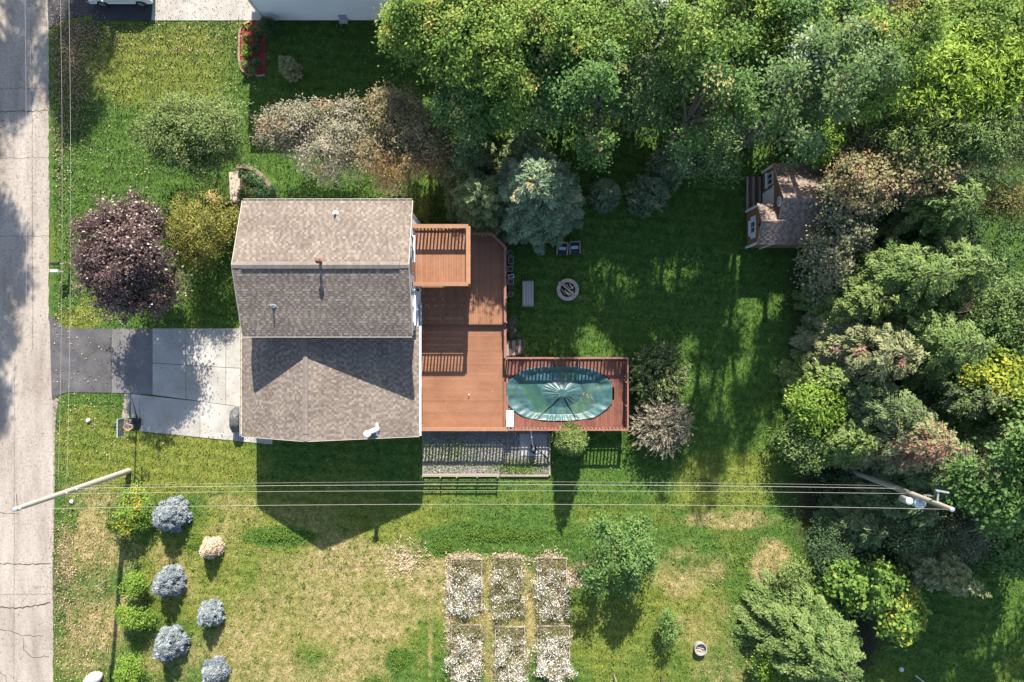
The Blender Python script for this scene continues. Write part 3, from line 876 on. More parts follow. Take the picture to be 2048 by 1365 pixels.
def build_pool():
    pool = thing('swimming_pool', 'oval above ground pool under a wrinkled teal winter cover', 'pool', (PCX, PCY, 0))
    nt_, nr = 220, 56
    v = []; f = []
    rg = np.random.default_rng(4)
    ph = rg.uniform(0, 6.28, 12)
    corner = [2*math.pi*(i + .5)/16 for i in range(16)]
    def outline(t):
        i = int(((t - corner[0]) % (2*math.pi)) / (2*math.pi/16)); a = corner[0] + i*2*math.pi/16; b = a + 2*math.pi/16
        ra, rb = stad(a), stad(b); pa = np.array([ra*math.cos(a), ra*math.sin(a)]); pb = np.array([rb*math.cos(b), rb*math.sin(b)])
        d = np.array([math.cos(t), math.sin(t)]); e = pb - pa
        k = (pa[0]*e[1] - pa[1]*e[0]) / (d[0]*e[1] - d[1]*e[0])
        return .6*k + .4*stad(t)
    z0 = PZ + .05
    for i in range(nr + 1):
        s = i / nr
        for j in range(nt_):
            t = 2*math.pi*j/nt_
            R = outline(t); rr = s * R; x, y = rr*math.cos(t), rr*math.sin(t)
            wr = .5*math.sin(23*t + ph[0] + 2*math.sin(3*t)) + .35*math.sin(41*t + ph[1]) + .3*math.sin(11*t + ph[2])
            if s > .78:
                k = (s - .78) / .22
                z = z0 - .30*(1 - k)**1.3 + .05*wr*(1 - k)*k*4 + .014*wr*k
            else:
                sag = -.30 - .05*math.cos(s/.78*math.pi/2)
                z = z0 + sag + .035*wr*max(0, (s - .55)/.23)**2
            d = math.hypot((x - .2)/1.45, (y - .05)/1.0)
            tent = max(0, 1 - d); an = math.atan2((y - .05)/1.0, (x - .2)/1.45)
            fold = (abs(math.sin(8.5*an + ph[3] + 1.6*math.sin(2*an + ph[7]) + .8*math.sin(5*an))) - .6)*(1 + .6*math.sin(3*an + ph[8])) + .5*(abs(math.sin(14*an + ph[4] + 1.2*math.sin(3*an + ph[9]))) - .6)
            z += .46*min(tent, .76)**1.1 + .062*fold*min(1, 3.5*max(0, d - .16))*tent**.7
            z += .02*math.sin(2.3*x + ph[5] + 1.2*math.sin(1.7*y)) + .012*math.sin(5*x*.7 + 3.1*y + ph[6])
            v.append((x, y, z))
    for i in range(nr):
        for j in range(nt_):
            f.append((i*nt_+j, (i+1)*nt_+j, (i+1)*nt_+(j+1) % nt_, i*nt_+(j+1) % nt_))
    b0 = len(v)
    for j in range(nt_):
        x, y, z = v[nr*nt_+j]; v.append((x*1.006, y*1.008, z - .16))
    for j in range(nt_):
        f.append((nr*nt_+j, b0+j, b0+(j+1) % nt_, nr*nt_+(j+1) % nt_))
    MB().add(v, f).build('cover', M['tarp'], pool, True)
    w = []; fw = []
    for k, zz in enumerate((0.0, PZ - .09)):
        for j in range(48):
            t = 2*math.pi*j/48; r = stad(t) * .985; w.append((r*math.cos(t), r*math.sin(t), zz))
    fw = [(j, (j+1) % 48, 48+(j+1) % 48, 48+j) for j in range(48)]
    MB().add(w, fw).build('pool_wall', M['white'], pool)
    p = []
    n = 72
    for j in range(n):
        t = 2*math.pi*j/n; r = .80*stad(t)*(1 + .03*math.sin(5*t)); p.append((r*math.cos(t), r*math.sin(t)))
    MB().prism(p, z0 - .36, z0 - .318).build('puddle', M['puddle'], pool)
    for a in ((-1.35, -1.55), (1.05, -1.50)):
        pts = [(.2 + (a[0]-.2)*s, .05 + (a[1]-.05)*s, z0 + .16 - .42*math.sin(min(1, s*1.15)*math.pi*.55) + (.30 if s > .86 else 0)*((s-.86)/.14) ) for s in np.linspace(.12, 1, 12)]
        MB().tube(pts, .03, 6).build('cover_seam', M['tarp'], pool, True)
build_pool()
def pool_debris():
    r = np.random.default_rng(12); n = 90
    a = r.uniform(0, 6.28, n); q = np.sqrt(r.random(n))
    P = np.stack([PCX + 1.85 + .8*q*np.cos(a) + r.normal(0, .2, n), PCY - .1 + .55*q**2*np.sin(a) + r.normal(0, .12, n), np.full(n, PZ + .05 - .308)], -1)
    P2 = np.stack([r.uniform(DX0 + .2, PX1 - .2, 70), r.uniform(-5.5, -1.3, 70), np.full(70, PZ + .02)], -1)
    P = np.concatenate([P, P2[(P2[:, 0] < DX1 - .2) | (np.abs(P2[:, 1] - PCY) > 1.9)] - [0, 0, 0]]); P[n:, 2] = np.where(P[n:, 0] < DX1, ZB + .015, PZ + .015)
    V = np.stack([P + np.stack([.032*np.cos(t + k), .032*np.sin(t + k), 0*k], -1)*r.uniform(.6, 1.3, (len(P), 1)) for k in [r.uniform(0, 6.28, len(P))] for t in (0, 1.57, 3.14, 4.71)], 1)
    return V, r
q = G(1018, 838, PZ + .3)
wb = thing('storage_box', 'white plastic box at the corner of the pool deck', 'box', (q[0] + .06, q[1], PZ))
MB().box((0, 0, .16), (.46, 1.05, .32)).build('body', M['white_plastic'], wb, bevel=.03)
MB().box((0, 0, .345), (.50, 1.09, .05)).build('lid', M['white_plastic'], wb, bevel=.02)
# steps from the deck to the lawn
q = G(1029, 697, .8)
st = thing('wooden_steps', 'weathered brown wooden steps between deck and pool deck', 'steps')
for i in range(6):
    MB().box((DX1 + .14 + i*.205, q[1] + .02*i, ZB - .06 - .14*i), (.20, 1.0 - .0*i, .04)).build('tread', M['darkwood'] if i % 2 else M['oldwood'], st)
for y in (-.52, .52):
    MB().bar((DX1 + .06, q[1] + y, ZB - .16), (DX1 + 1.25, q[1] + y, .03), .04, .2).build('stringer', M['darkwood'], st)

# ---------------------------------------------------------------- foliage builders
def rand_dirs(r, n, zmin=-1.0):
    z = r.uniform(zmin, 1, n); a = r.uniform(0, 2*math.pi, n); s = np.sqrt(np.maximum(0, 1 - z*z))
    return np.stack([s*np.cos(a), s*np.sin(a), z], -1)

def leaves(P, N, D, L, W, curl=.12):
    N = unit(N); D = unit(D - N * (D*N).sum(-1, keepdims=True)); S = np.cross(N, D)
    L = np.broadcast_to(np.asarray(L, float), (len(P),))[:, None]; W = np.broadcast_to(np.asarray(W, float), (len(P),))[:, None]
    V = np.empty((len(P), 4, 3))
    V[:, 0] = P - D*L*.5; V[:, 2] = P + D*L*.5 - N*L*curl
    V[:, 1] = P + S*W*.5 + N*W*curl; V[:, 3] = P - S*W*.5 + N*W*curl
    return V

def twig_quads(A, B, ra, rb):
    """thin three-sided branches A->B as quads"""
    d = unit(B - A); ref = np.where(np.abs(d[:, 2:3]) > .9, [[1.0, 0, 0]], [[0, 0, 1.0]])
    s = unit(np.cross(d, ref)); u = np.cross(s, d)
    ra = np.broadcast_to(np.asarray(ra, float), (len(A),))[:, None]; rb = np.broadcast_to(np.asarray(rb, float), (len(A),))[:, None]
    out = []
    ang = [math.pi/2, math.pi*7/6, math.pi*11/6]
    o = [math.cos(t)*s + math.sin(t)*u for t in ang]
    for i in range(3):
        j = (i + 1) % 3
        out.append(np.stack([A + o[i]*ra, A + o[j]*ra, B + o[j]*rb, B + o[i]*rb], 1))
    return np.concatenate(out)

def trunk_quads(base, top, r0, r1, n=9, seg=6, r=None, wob=.08):
    Q = []; prev = None
    base = np.asarray(base, float); top = np.asarray(top, float)
    for i in range(seg + 1):
        t = i/seg; c = base + (top - base)*t
        if 0 < i < seg and r is not None: c = c + np.append(r.normal(0, wob, 2), 0)
        rr = r0 + (r1 - r0)*t + (r0*.45*(1 - t*6) if t < 1/6 else 0)
        a = np.linspace(0, 2*math.pi, n, endpoint=False)
        ring = c + rr*np.stack([np.cos(a), np.sin(a), 0*a], -1)
        if prev is not None:
            for j in range(n):
                k = (j+1) % n; Q.append([prev[j], prev[k], ring[k], ring[j]])
        prev = ring
    return np.array(Q)

def plant(name, label, cat, wood, V, rnd, mat, bark, base, group=None, woodname='trunk', leafname='crown'):
    base = np.asarray(base, float)
    t = thing(name, label, cat, base, 0, group)
    if wood is not None and len(wood):
        fast_polys(woodname, wood - base, bark, t)
    fast_polys(leafname, V - base, mat, t, face={'rnd': np.clip(rnd, 0, 1)})
    return t

def lobes(r, R, n, core=.55, size=(.42, .62)):
    d = rand_dirs(r, n, -.35); k = r.uniform(.35, 1, (n, 1)) ** .5
    C = d * k * R * core
    S = np.maximum(R * r.uniform(size[0], size[1], (n, 1)), .1)
    return C, S

def broadleaf(name, label, cat, px, py, zc, rpx, rz, mat, seed, clumps=300, per=55, L=.22, W=.14, spread=.34, nlobe=9,
              base_px=None, bark='bark', trunk=.16, droop=.25, group=None, patch=None, zmin=None, flat=.55, up=.7, core=.55, size=(.42, .62), wood=True, jit=1.0, grow=1.22):
    r = np.random.default_rng(seed)
    C0 = G(px, py, zc); k = K * (1 - zc/CAMH)
    R = np.array([rpx[0]*k*grow, rpx[1]*k*grow, rz*1.08])
    base = np.array([C0[0], C0[1], 0.0]) if base_px is None else G(*base_px)
    LC, LS = lobes(r, R, nlobe, core, size)
    li = r.integers(0, nlobe, clumps)
    d = rand_dirs(r, clumps, -.45)
    cc = C0 + LC[li] + d * LS[li] * (.55 + .5*r.random((clumps, 1)) + .28*(r.random((clumps, 1)) > .88))
    lo = max(.25, C0[2] - rz*1.1) if zmin is None else zmin
    cc[:, 2] = np.maximum(cc[:, 2], lo + r.uniform(0, .3, clumps))
    n = clumps * per
    ci = np.repeat(np.arange(clumps), per)
    sp = spread * r.uniform(.6, 1.35, clumps)
    off = r.normal(0, 1, (n, 3)) * sp[ci][:, None] * [1, 1, flat]
    P = cc[ci] + off
    P[:, 2] -= droop * (off[:, 0]**2 + off[:, 1]**2) / (sp[ci] + .05)
    P[:, 2] = np.maximum(P[:, 2], .05)
    out = unit(P - (C0 - [0, 0, rz*.4]))
    N = unit(out*.45 + np.array([0, 0, up]) + r.normal(0, .45, (n, 3)))
    od = unit(off + out*.15 + r.normal(0, .4*jit, (n, 3)))
    V = leaves(P, N, od - [0, 0, .25], L*r.uniform(.7, 1.25, n), W*r.uniform(.7, 1.2, n))
    crand = r.random(clumps)
    rnd = .75*(.55*crand[ci] + .45*r.random(n))
    if patch is not None: rnd = patch(P, cc[ci], crand[ci], rnd, r)
    wood_q = None
    if wood:
        hub = np.array([base[0]*.4 + C0[0]*.6, base[1]*.4 + C0[1]*.6, max(.4, C0[2] - rz*.55)])
        Q = [trunk_quads(base, hub, trunk, trunk*.7, r=r, wob=trunk*.4)]
        hubs = C0 + LC*.7
        Q.append(twig_quads(np.repeat(hub[None], nlobe, 0), hubs, trunk*.6, trunk*.28))
        sel = r.choice(clumps, min(clumps, 160), replace=False)
        Q.append(twig_quads(hubs[li[sel]], cc[sel], trunk*.2, .012))
        wood_q = np.concatenate(Q)
    return plant(name, label, cat, wood_q, V, rnd, mat, M[bark], base, group)

def conifer(name, label, cat, base, h, R, mat, seed, nb=260, dens=95, L=.24, W=.085, z0=.06, power=.85, droop=.30, lift=.18, bark='bark', trunk=None,
            group=None, patch=None, fill=1.0, bare=0.0, jit=.35, frond=.34, tips=True, lean=(0, 0)):
    r = np.random.default_rng(seed)
    base = np.asarray(base, float)
    t = z0 + (1 - z0) * (1 - np.sqrt(r.random(nb)) ) ; t = np.sort(t)
    t[-3:] = [.96, .975, .985]
    az = np.arange(nb) * 2.39996 + r.normal(0, .35, nb)
    ln = (R * (1 - t)**power) * r.uniform(.72, 1.12, nb) + .06 + .02*h*.1
    D = np.stack([np.cos(az), np.sin(az), 0*az], -1); Sd = np.stack([-np.sin(az), np.cos(az), 0*az], -1)
    O = base + np.stack([lean[0]*t, lean[1]*t, h*t], -1)
    area = ln * (frond*ln + .12)
    cnt = np.maximum(8, (area * dens * fill).astype(int))
    bi = np.repeat(np.arange(nb), cnt); n = len(bi)
    s = np.sqrt(r.random(n)) * (1 - bare) + bare * r.uniform(.75, 1.0, n) * 1.0
    s = np.clip(s, .05, 1.02)
    wmax = frond * ln[bi] * (1.08 - s) * .9 + .09
    q = r.uniform(-1, 1, n)
    l = ln[bi]
    P = O[bi] + D[bi]*(l*s)[:, None] + Sd[bi]*(q*wmax)[:, None]
    P[:, 2] += lift*l*s - droop*l*s*s*(.6 + .8*(1 - t[bi])) - .22*np.abs(q)*wmax + r.normal(0, .03 + .02*l, n)
    P[:, 2] = np.maximum(P[:, 2], .06)
    ax = unit(D[bi]*1.0 + Sd[bi]*(np.sign(q)*.75)[:, None] + r.normal(0, jit, (n, 3)) + [0, 0, .05])
    N = unit(np.array([0, 0, 1.0]) + D[bi]*.25 + r.normal(0, .35, (n, 3)))
    V = leaves(P, N, ax, L*r.uniform(.65, 1.25, n), W*r.uniform(.7, 1.25, n), .05)
    br = r.random(nb)
    rnd = .75*(.35*br[bi] + .35*r.random(n) + .30*s)
    if patch is not None: rnd = patch(P, P, br[bi], rnd, r)
    tr = trunk or .022*h
    Q = [trunk_quads(base, base + [lean[0], lean[1], h*.98], tr, .012, r=None, seg=8)]
    mid = O + D*(ln*.55)[:, None]; mid[:, 2] += (lift*.55 - droop*.3*(.6 + .8*(1 - t)))*ln
    end = O + D*(ln*.96)[:, None]; end[:, 2] += (lift - droop*(.6 + .8*(1 - t)))*ln*.96
    mid[:, 2] = np.maximum(mid[:, 2], .05); end[:, 2] = np.maximum(end[:, 2], .05)
    Q.append(twig_quads(O, mid, .010 + .009*ln, .007 + .005*ln)); Q.append(twig_quads(mid, end, .007 + .005*ln, .004))
    return plant(name, label, cat, np.concatenate(Q), V, rnd, mat, M[bark], base, group)

def pine(name, label, cat, base, h, R, mat, seed, tufts=260, per=16, L=.30, W=.045, group=None, bark='bark', z0=.1, patch=None, shape=.6):
    r = np.random.default_rng(seed)
    base = np.asarray(base, float)
    t = z0 + (1 - z0)*(1 - np.sqrt(r.random(tufts)))
    az = r.uniform(0, 2*math.pi, tufts)
    rad = R*(1 - t)**shape * np.sqrt(r.uniform(.12, 1.0, tufts)) + .05
    out = np.stack([np.cos(az), np.sin(az), 0*az], -1)
    c = base + out*rad[:, None]; c[:, 2] = h*t + .12*rad
    ci = np.repeat(np.arange(tufts), per); n = len(ci)
    d = unit(out[ci]*.55 + [0, 0, .75] + r.normal(0, .75, (n, 3)))
    ll = L*r.uniform(.75, 1.2, n)
    P = c[ci] + d*ll[:, None]*.5
    N = unit(np.cross(d, r.normal(0, 1, (n, 3))) + [0, 0, .6])
    V = leaves(P, N, d, ll, W*r.uniform(.8, 1.3, n), .02)
    b = r.random(tufts)
    rnd = .75*(.5*b[ci] + .5*r.random(n))
    if patch is not None: rnd = patch(P, c[ci], b[ci], rnd, r)
    st = base + np.stack([0*t, 0*t, np.maximum(.1, h*t - .35*rad)], -1)
    Q = np.concatenate([trunk_quads(base, base + [0, 0, h*.97], .03*h**.5 + .01, .012, seg=6), twig_quads(st, c, .018, .008)])
    return plant(name, label, cat, Q, V, rnd, mat, M[bark], base, group)

def twiggy(name, label, cat, px, py, zc, rpx, rz, mat, seed, stems=420, leaf_n=5000, L=.12, W=.05, bark='bark_pale', group=None):
    """open shrub of thin stems fanning up from the ground"""
    r = np.random.default_rng(seed)
    C0 = G(px, py, zc); k = K*(1 - zc/CAMH); R = np.array([rpx[0]*k, rpx[1]*k, rz])
    base = np.array([C0[0], C0[1], 0.0])
    d = rand_dirs(r, stems, -.05)
    end = C0 + d*R*r.uniform(.45, 1.05, (stems, 1)); end[:, 2] = np.maximum(end[:, 2], .15)
    st = base + np.append(r.normal(0, .25, 2), .1) + (end - base)*[.35, .35, .45]*r.uniform(.6, 1.2, (stems, 1))
    Q = [twig_quads(np.repeat(base[None], stems, 0) + r.normal(0, .12, (stems, 3))*[1, 1, 0], st, .018, .012), twig_quads(st, end, .012, .006)]
    m = stems*3; si = r.integers(0, stems, m); tt = r.uniform(.3, 1, (m, 1))
    a = st[si] + (end[si] - st[si])*tt; b = a + unit(end[si] - st[si] + r.normal(0, .55, (m, 3))*np.linalg.norm(end[si]-st[si], axis=1, keepdims=True))*r.uniform(.2, .55, (m, 1))
    Q.append(twig_quads(a, b, .010, .005))
    li = r.integers(0, m, leaf_n); P = a[li] + (b[li] - a[li])*r.uniform(.2, 1.05, (leaf_n, 1)) + r.normal(0, .03, (leaf_n, 3))
    N = unit(r.normal(0, .6, (leaf_n, 3)) + [0, 0, .8]); D = unit(b[li] - a[li] + r.normal(0, .3, (leaf_n, 3)))
    V = leaves(P, N, D, L*r.uniform(.7, 1.3, leaf_n), W, .1)
    return plant(name, label, cat, np.concatenate(Q), V, .8*r.random(leaf_n), mat, M[bark], base, group, 'stems', 'foliage')

# foliage colours (reflectance of the leaves)
def pal(*c, alt=None):
    s = [(i*.75/(len(c)-1), q) for i, q in enumerate(c)]
    if alt: s += [(.82 + .18*i/max(1, len(alt)-1), q) for i, q in enumerate(alt)]
    return s
LM = {}
LM['canopy'] = leaf_mat('canopy_leaf', pal((.035, .075, .020), (.060, .120, .032), (.095, .165, .048), (.150, .205, .062), alt=[(.24, .23, .07), (.30, .26, .12)]))
LM['canopy_y'] = leaf_mat('yellowing_canopy_leaf', pal((.045, .085, .018), (.085, .145, .028), (.140, .205, .040), (.215, .255, .060), alt=[(.30, .25, .05), (.34, .26, .10)]))
LM['canopy_b'] = leaf_mat('cool_canopy_leaf', pal((.034, .066, .022), (.065, .110, .036), (.105, .155, .056), (.175, .215, .105), alt=[(.20, .25, .15), (.27, .30, .22)]))
LM['canopy_o'] = leaf_mat('olive_brown_leaf', pal((.060, .070, .020), (.110, .115, .030), (.170, .160, .050), (.240, .200, .080), alt=[(.28, .15, .05), (.30, .10, .04)]))
LM['lime'] = leaf_mat('lime_plume_leaf', pal((.070, .125, .015), (.130, .205, .026), (.200, .280, .042), (.275, .345, .075)))
LM['maroon'] = leaf_mat('maroon_leaf', pal((.026, .014, .014), (.048, .026, .024), (.080, .046, .040), (.150, .108, .098), alt=[(.075, .060, .025), (.20, .15, .13)]), .2, .4, .5)
LM['pale'] = leaf_mat('pale_silvery_leaf', pal((.075, .080, .040), (.150, .145, .090), (.235, .215, .155), (.340, .300, .240), alt=[(.26, .14, .05), (.34, .12, .05)]))
LM['rusty'] = leaf_mat('rusty_autumn_leaf', pal((.075, .068, .028), (.150, .130, .062), (.225, .185, .100), (.320, .270, .180), alt=[(.27, .15, .06), (.30, .13, .06)]))
LM['soft'] = leaf_mat('soft_green_leaf', pal((.042, .072, .018), (.085, .125, .036), (.140, .178, .062), (.195, .220, .095)))
LM['gold'] = leaf_mat('golden_green_leaf', pal((.060, .070, .015), (.120, .125, .028), (.200, .190, .045), (.300, .260, .070), alt=[(.34, .26, .09), (.38, .25, .12)]))
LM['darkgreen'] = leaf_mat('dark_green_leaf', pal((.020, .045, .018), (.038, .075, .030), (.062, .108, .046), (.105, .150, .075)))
LM['bluegreen'] = leaf_mat('blue_green_needle', pal((.040, .078, .040), (.086, .134, .074), (.148, .194, .110), (.240, .265, .155), alt=[(.27, .27, .13), (.30, .24, .14)]), .15)
LM['tipgold'] = leaf_mat('gold_tipped_needle', pal((.040, .070, .028), (.080, .115, .048), (.150, .180, .070), (.250, .260, .110)), .15)
LM['spruce'] = leaf_mat('spruce_needle', pal((.028, .058, .016), (.060, .102, .028), (.108, .156, .046), (.178, .218, .080), alt=[(.24, .18, .09), (.27, .12, .08)]), .15)
LM['spruce_y'] = leaf_mat('yellow_green_spruce_needle', pal((.034, .066, .018), (.074, .116, .030), (.134, .178, .052), (.210, .238, .088), alt=[(.28, .19, .09), (.26, .12, .07)]), .15)
LM['spruce_p'] = leaf_mat('pale_spruce_needle', pal((.048, .066, .028), (.108, .128, .055), (.185, .196, .092), (.275, .270, .145), alt=[(.20, .13, .09), (.22, .10, .075)]), .15)
LM['spruce_d'] = leaf_mat('cool_spruce_needle', pal((.030, .054, .020), (.064, .096, .036), (.108, .146, .060), (.170, .202, .098)), .15)  # greens a little cooler than the plain spruce
LM['blue'] = leaf_mat('silver_blue_needle', pal((.040, .056, .060), (.085, .108, .118), (.165, .188, .200), (.300, .320, .325), alt=[(.12, .18, .04), (.18, .24, .06)]), .1)
LM['tan'] = leaf_mat('dry_tan_needle', pal((.130, .090, .055), (.260, .190, .125), (.380, .290, .200), (.50, .41, .32)), .1)
LM['bright'] = leaf_mat('bright_shrub_leaf', pal((.045, .090, .012), (.090, .160, .022), (.150, .225, .035), (.235, .275, .060), alt=[(.36, .27, .03), (.40, .26, .03)]))
LM['roundleaf'] = leaf_mat('large_round_leaf', pal((.040, .085, .016), (.075, .145, .028), (.130, .205, .042), (.215, .255, .062), alt=[(.22, .25, .04), (.30, .29, .06)]), .3, .45)
LM['brush'] = leaf_mat('tan_pink_shrub_leaf', pal((.060, .070, .030), (.135, .130, .060), (.220, .190, .100), (.310, .245, .160), alt=[(.33, .16, .10), (.36, .20, .14)]))
LM['grey'] = leaf_mat('grey_green_leaf', pal((.055, .066, .036), (.110, .120, .066), (.180, .182, .105), (.270, .255, .165)))
LM['fluff'] = leaf_mat('white_seed_fluff', pal((.11, .11, .05), (.20, .18, .10), (.52, .49, .43), (.70, .68, .63), alt=[(.09, .13, .03), (.30, .17, .08)]), .2)
LM['yellowmaple'] = leaf_mat('yellow_maple_leaf', pal((.060, .100, .016), (.120, .165, .022), (.200, .225, .030), (.310, .285, .045)))
LM['litter'] = leaf_mat('fallen_leaf', pal((.075, .048, .028), (.15, .10, .062), (.25, .18, .12), (.36, .29, .21)), .1)
LM['clover'] = leaf_mat('bright_clover', pal((.045, .085, .012), (.070, .120, .018), (.105, .155, .026)))

def patchy(cx, cy, r_m, frac=.6):
    """alternative colour inside blobs given in world metres"""
    def f(P, C, cr, rnd, r):
        for x, y, q in zip(cx, cy, r_m):
            k = (np.hypot(C[:, 0] - x, C[:, 1] - y) < q) & (r.random(len(P)) < frac)
            rnd = np.where(k, r.uniform(.83, 1, len(P)), rnd)
        return rnd
    return f
def sprinkle(frac, by_clump=True):
    def f(P, C, cr, rnd, r):
        k = (cr > 1 - frac) if by_clump else (r.random(len(P)) < frac)
        return np.where(k & (r.random(len(P)) < .8), r.uniform(.83, 1, len(P)), rnd)
    return f

# ---------------------------------------------------------------- big canopy along the top
CAN = [  # px, py at mid crown, zc, rpx, rz, colour, label, clumps
    (855, 62, 7.2, (72, 66), 2.6, 'canopy_y', 'leafy green tree overhanging the white enclosure beside the neighbouring house', 300),
    (985, 95, 7.8, (115, 110), 3.0, 'canopy_y', 'yellow green broadleaf tree right of the white enclosure', 400),
    (945, 200, 6.2, (62, 62), 2.2, 'canopy', 'smaller green tree drooping above the rusty pale tree', 200),
    (1075, 170, 7.5, (95, 76), 2.8, 'canopy', 'cool green drooping tree behind the big blue green conifer', 320),
    (1150, 50, 8.8, (115, 95), 3.2, 'canopy_y', 'tall broadleaf tree at the top edge above the dark gap', 360),
    (1205, 195, 9.0, (78, 90), 3.2, 'canopy', 'leafy tree hanging over the dark gap north of the lawn', 230),
    (1310, 80, 8.8, (115, 110), 3.2, 'canopy_b', 'tall tree with bare grey twigs showing near the top centre', 330),
    (1392, 222, 10.0, (84, 76), 3.4, 'canopy', 'dense green tree above the two small blue pines', 200),
    (1455, 70, 11.0, (115, 100), 3.8, 'canopy_y', 'tall broadleaf tree with pale leaf clusters at the top right of centre', 320),
    (1592, 196, 13.0, (92, 80), 4.2, 'canopy_b', 'silvery leaved tree leaning over the lawn left of the shed', 220),
    (1600, 80, 8.8, (110, 100), 3.2, 'canopy', 'large broadleaf tree with cream tipped leaves behind the shed', 340),
    (1645, 158, 11.5, (85, 72), 4.0, 'canopy_b', 'blue green rounded tree just above the shed roof', 250),
    (1740, 110, 11.5, (85, 85), 4.0, 'canopy_y', 'yellowing tree between the tall canopy and the olive bushes', 300),
    (1435, 295, 6.8, (55, 42), 1.9, 'canopy_b', 'pale leaved low tree at the lawn edge left of the shed', 130),
]
for i, (px, py, zc, rp, rz, c, lab, cl) in enumerate(CAN):
    broadleaf('broadleaf_tree', lab, 'tree', px, py, zc, rp, rz, LM[c], 100 + i, clumps=int(cl*.9) if px < 1170 else int(cl*.31), per=84, L=.20, W=.115, spread=.38 if px < 1170 else .34, nlobe=13 if px < 1170 else 9, core=.68 if px < 1170 else .88, size=(.34, .52) if px < 1170 else (.24, .36),
              trunk=.2, group='tall broadleaf trees along the top', patch=sprinkle(.05), flat=.5)
for i, gx in enumerate((985, 1075, 1640)):  # bushes added to block low sun beneath the canopy
    gy = 205 + 22*math.sin(gx*.05)
    b = G(gx, gy); k = K*(1 - 2.6/CAMH)
    broadleaf('shade_bush', 'dark bush added for shade, ' + ['first', 'second', 'third'][i] + ' from the left under the tall canopy', 'bush', 1024 + b[0]/k, 682.5 - b[1]/k, 2.6, (52, 36), 2.0, LM['darkgreen'], 280 + i, clumps=90, per=46, L=.24, W=.15, spread=.34, nlobe=9, trunk=.06, zmin=.2, group='bushes added for shade under the canopy')
FILL = [(1215, 120, 5.2, (85, 80), 'canopy', 'lower green tree filling the canopy above the dark gap'), (1300, 190, 5.0, (70, 60), 'canopy_b', 'lower cool green tree beneath the tall twiggy tree'), (1370, 95, 5.4, (85, 85), 'canopy', 'lower leafy tree in the middle of the top canopy'),
        (1440, 205, 5.0, (75, 62), 'canopy_b', 'lower tree beneath the silvery leaved tree'), (1530, 110, 5.4, (90, 85), 'canopy', 'lower leafy tree left of the cream tipped tree'), (1560, 205, 4.6, (62, 50), 'canopy', 'lower green tree just left of the shed'), (1680, 110, 5.2, (85, 80), 'canopy_y', 'lower yellow green tree behind the shed'),
        (1265, 30, 5.6, (85, 60), 'canopy_y', 'lower yellow green tree at the top edge centre'), (1420, 25, 5.6, (85, 60), 'canopy', 'lower green tree at the top edge right of centre')]
for i, (px, py, zc, rp, c, lab) in enumerate(FILL):
    broadleaf('broadleaf_tree', lab, 'tree', px, py, zc, rp, 1.6, LM[c], 260 + i, clumps=185, per=62, L=.22, W=.13, spread=.40, nlobe=13, core=.7, size=(.34, .5), trunk=.14, flat=.35, up=1.2, group='tall broadleaf trees along the top', patch=sprinkle(.05))
# tall trees whose crowns lie outside the picture and shade the street and the yard
TALL = [(30, -590, 16, 3.8, 3.4, 'street_tree', 'tall street tree shading the upper end of the street'), (205, -520, 16, 2.0, 4.2, 'street_tree', 'tall street tree shading the neighbour driveway corner'),
        (5, -330, 17, 3.2, 4.2, 'street_tree', 'tall street tree shading the street beside the mailboxes'), (15, -90, 17, 3.0, 4.0, 'street_tree', 'tall street tree shading the street beside the driveway'),
        (-15, 120, 17, 2.6, 3.0, 'street_tree', 'slim street tree shading the street edge below the driveway'), (45, -440, 16, 2.8, 3.2, 'street_tree', 'tall street tree over the second bend of shade on the street'),
        (1905, 850, 11.5, 3.4, 3.4, 'broadleaf_tree', 'tall tree beyond the right edge shading the lower right lawn'), (1835, 905, 8.2, 2.6, 2.6, 'broadleaf_tree', 'green tree at the right edge above the pole top'), (2010, 930, 11.5, 3.4, 3.4, 'broadleaf_tree', 'tall tree beyond the right edge beside the shaded lawn'),
        (45, -200, 17, 2.4, 3.0, 'street_tree', 'tall street tree shading the street above the mailboxes')]
for i, (gx, gy, zc, rm, rz, nm, lab) in enumerate(TALL):
    b = G(gx, gy)
    k = K*(1 - zc/CAMH)
    broadleaf(nm, lab, 'tree', 1024 + b[0]/k, 682.5 - b[1]/k, zc, (rm/k, rm*1.2/k), rz, LM['canopy'], 300 + i, clumps=95, per=80, L=.26, W=.18, spread=.40, nlobe=11, core=.8, size=(.25, .4), trunk=.24, grow=1.1, base_px=(gx - (60 if gx < 200 else 0), gy),
              group='street trees beyond the left edge' if gx < 200 else 'tall broadleaf trees along the top')

# ---------------------------------------------------------------- front garden trees
broadleaf('ornamental_tree', 'feathery soft green tree on the upper left lawn', 'tree', 390, 272, 3.6, (112, 82), 2.1, LM['soft'], 401, clumps=430, per=44, L=.18, W=.085, spread=.30, nlobe=15, core=.62, size=(.28, .46), trunk=.09, up=.6)
broadleaf('ornamental_tree', 'airy golden green weeping tree at the front corner of the house', 'tree', 408, 442, 2.9, (62, 88), 2.0, LM['gold'], 402, clumps=330, per=42, L=.17, W=.05, spread=.26, nlobe=12, core=.7, size=(.25, .45), trunk=.08, droop=.5, patch=patchy([G(440, 380, 3)[0]], [G(440, 380, 3)[1]], [.8], .7))
broadleaf('maroon_maple', 'round maroon leaved maple on the front lawn', 'tree', 264, 516, 5.0, (98, 98), 2.8, LM['maroon'], 403, clumps=470, per=62, L=.17, W=.11, spread=.28, nlobe=14, core=.62, size=(.36, .5), trunk=.15, patch=sprinkle(.06, False))
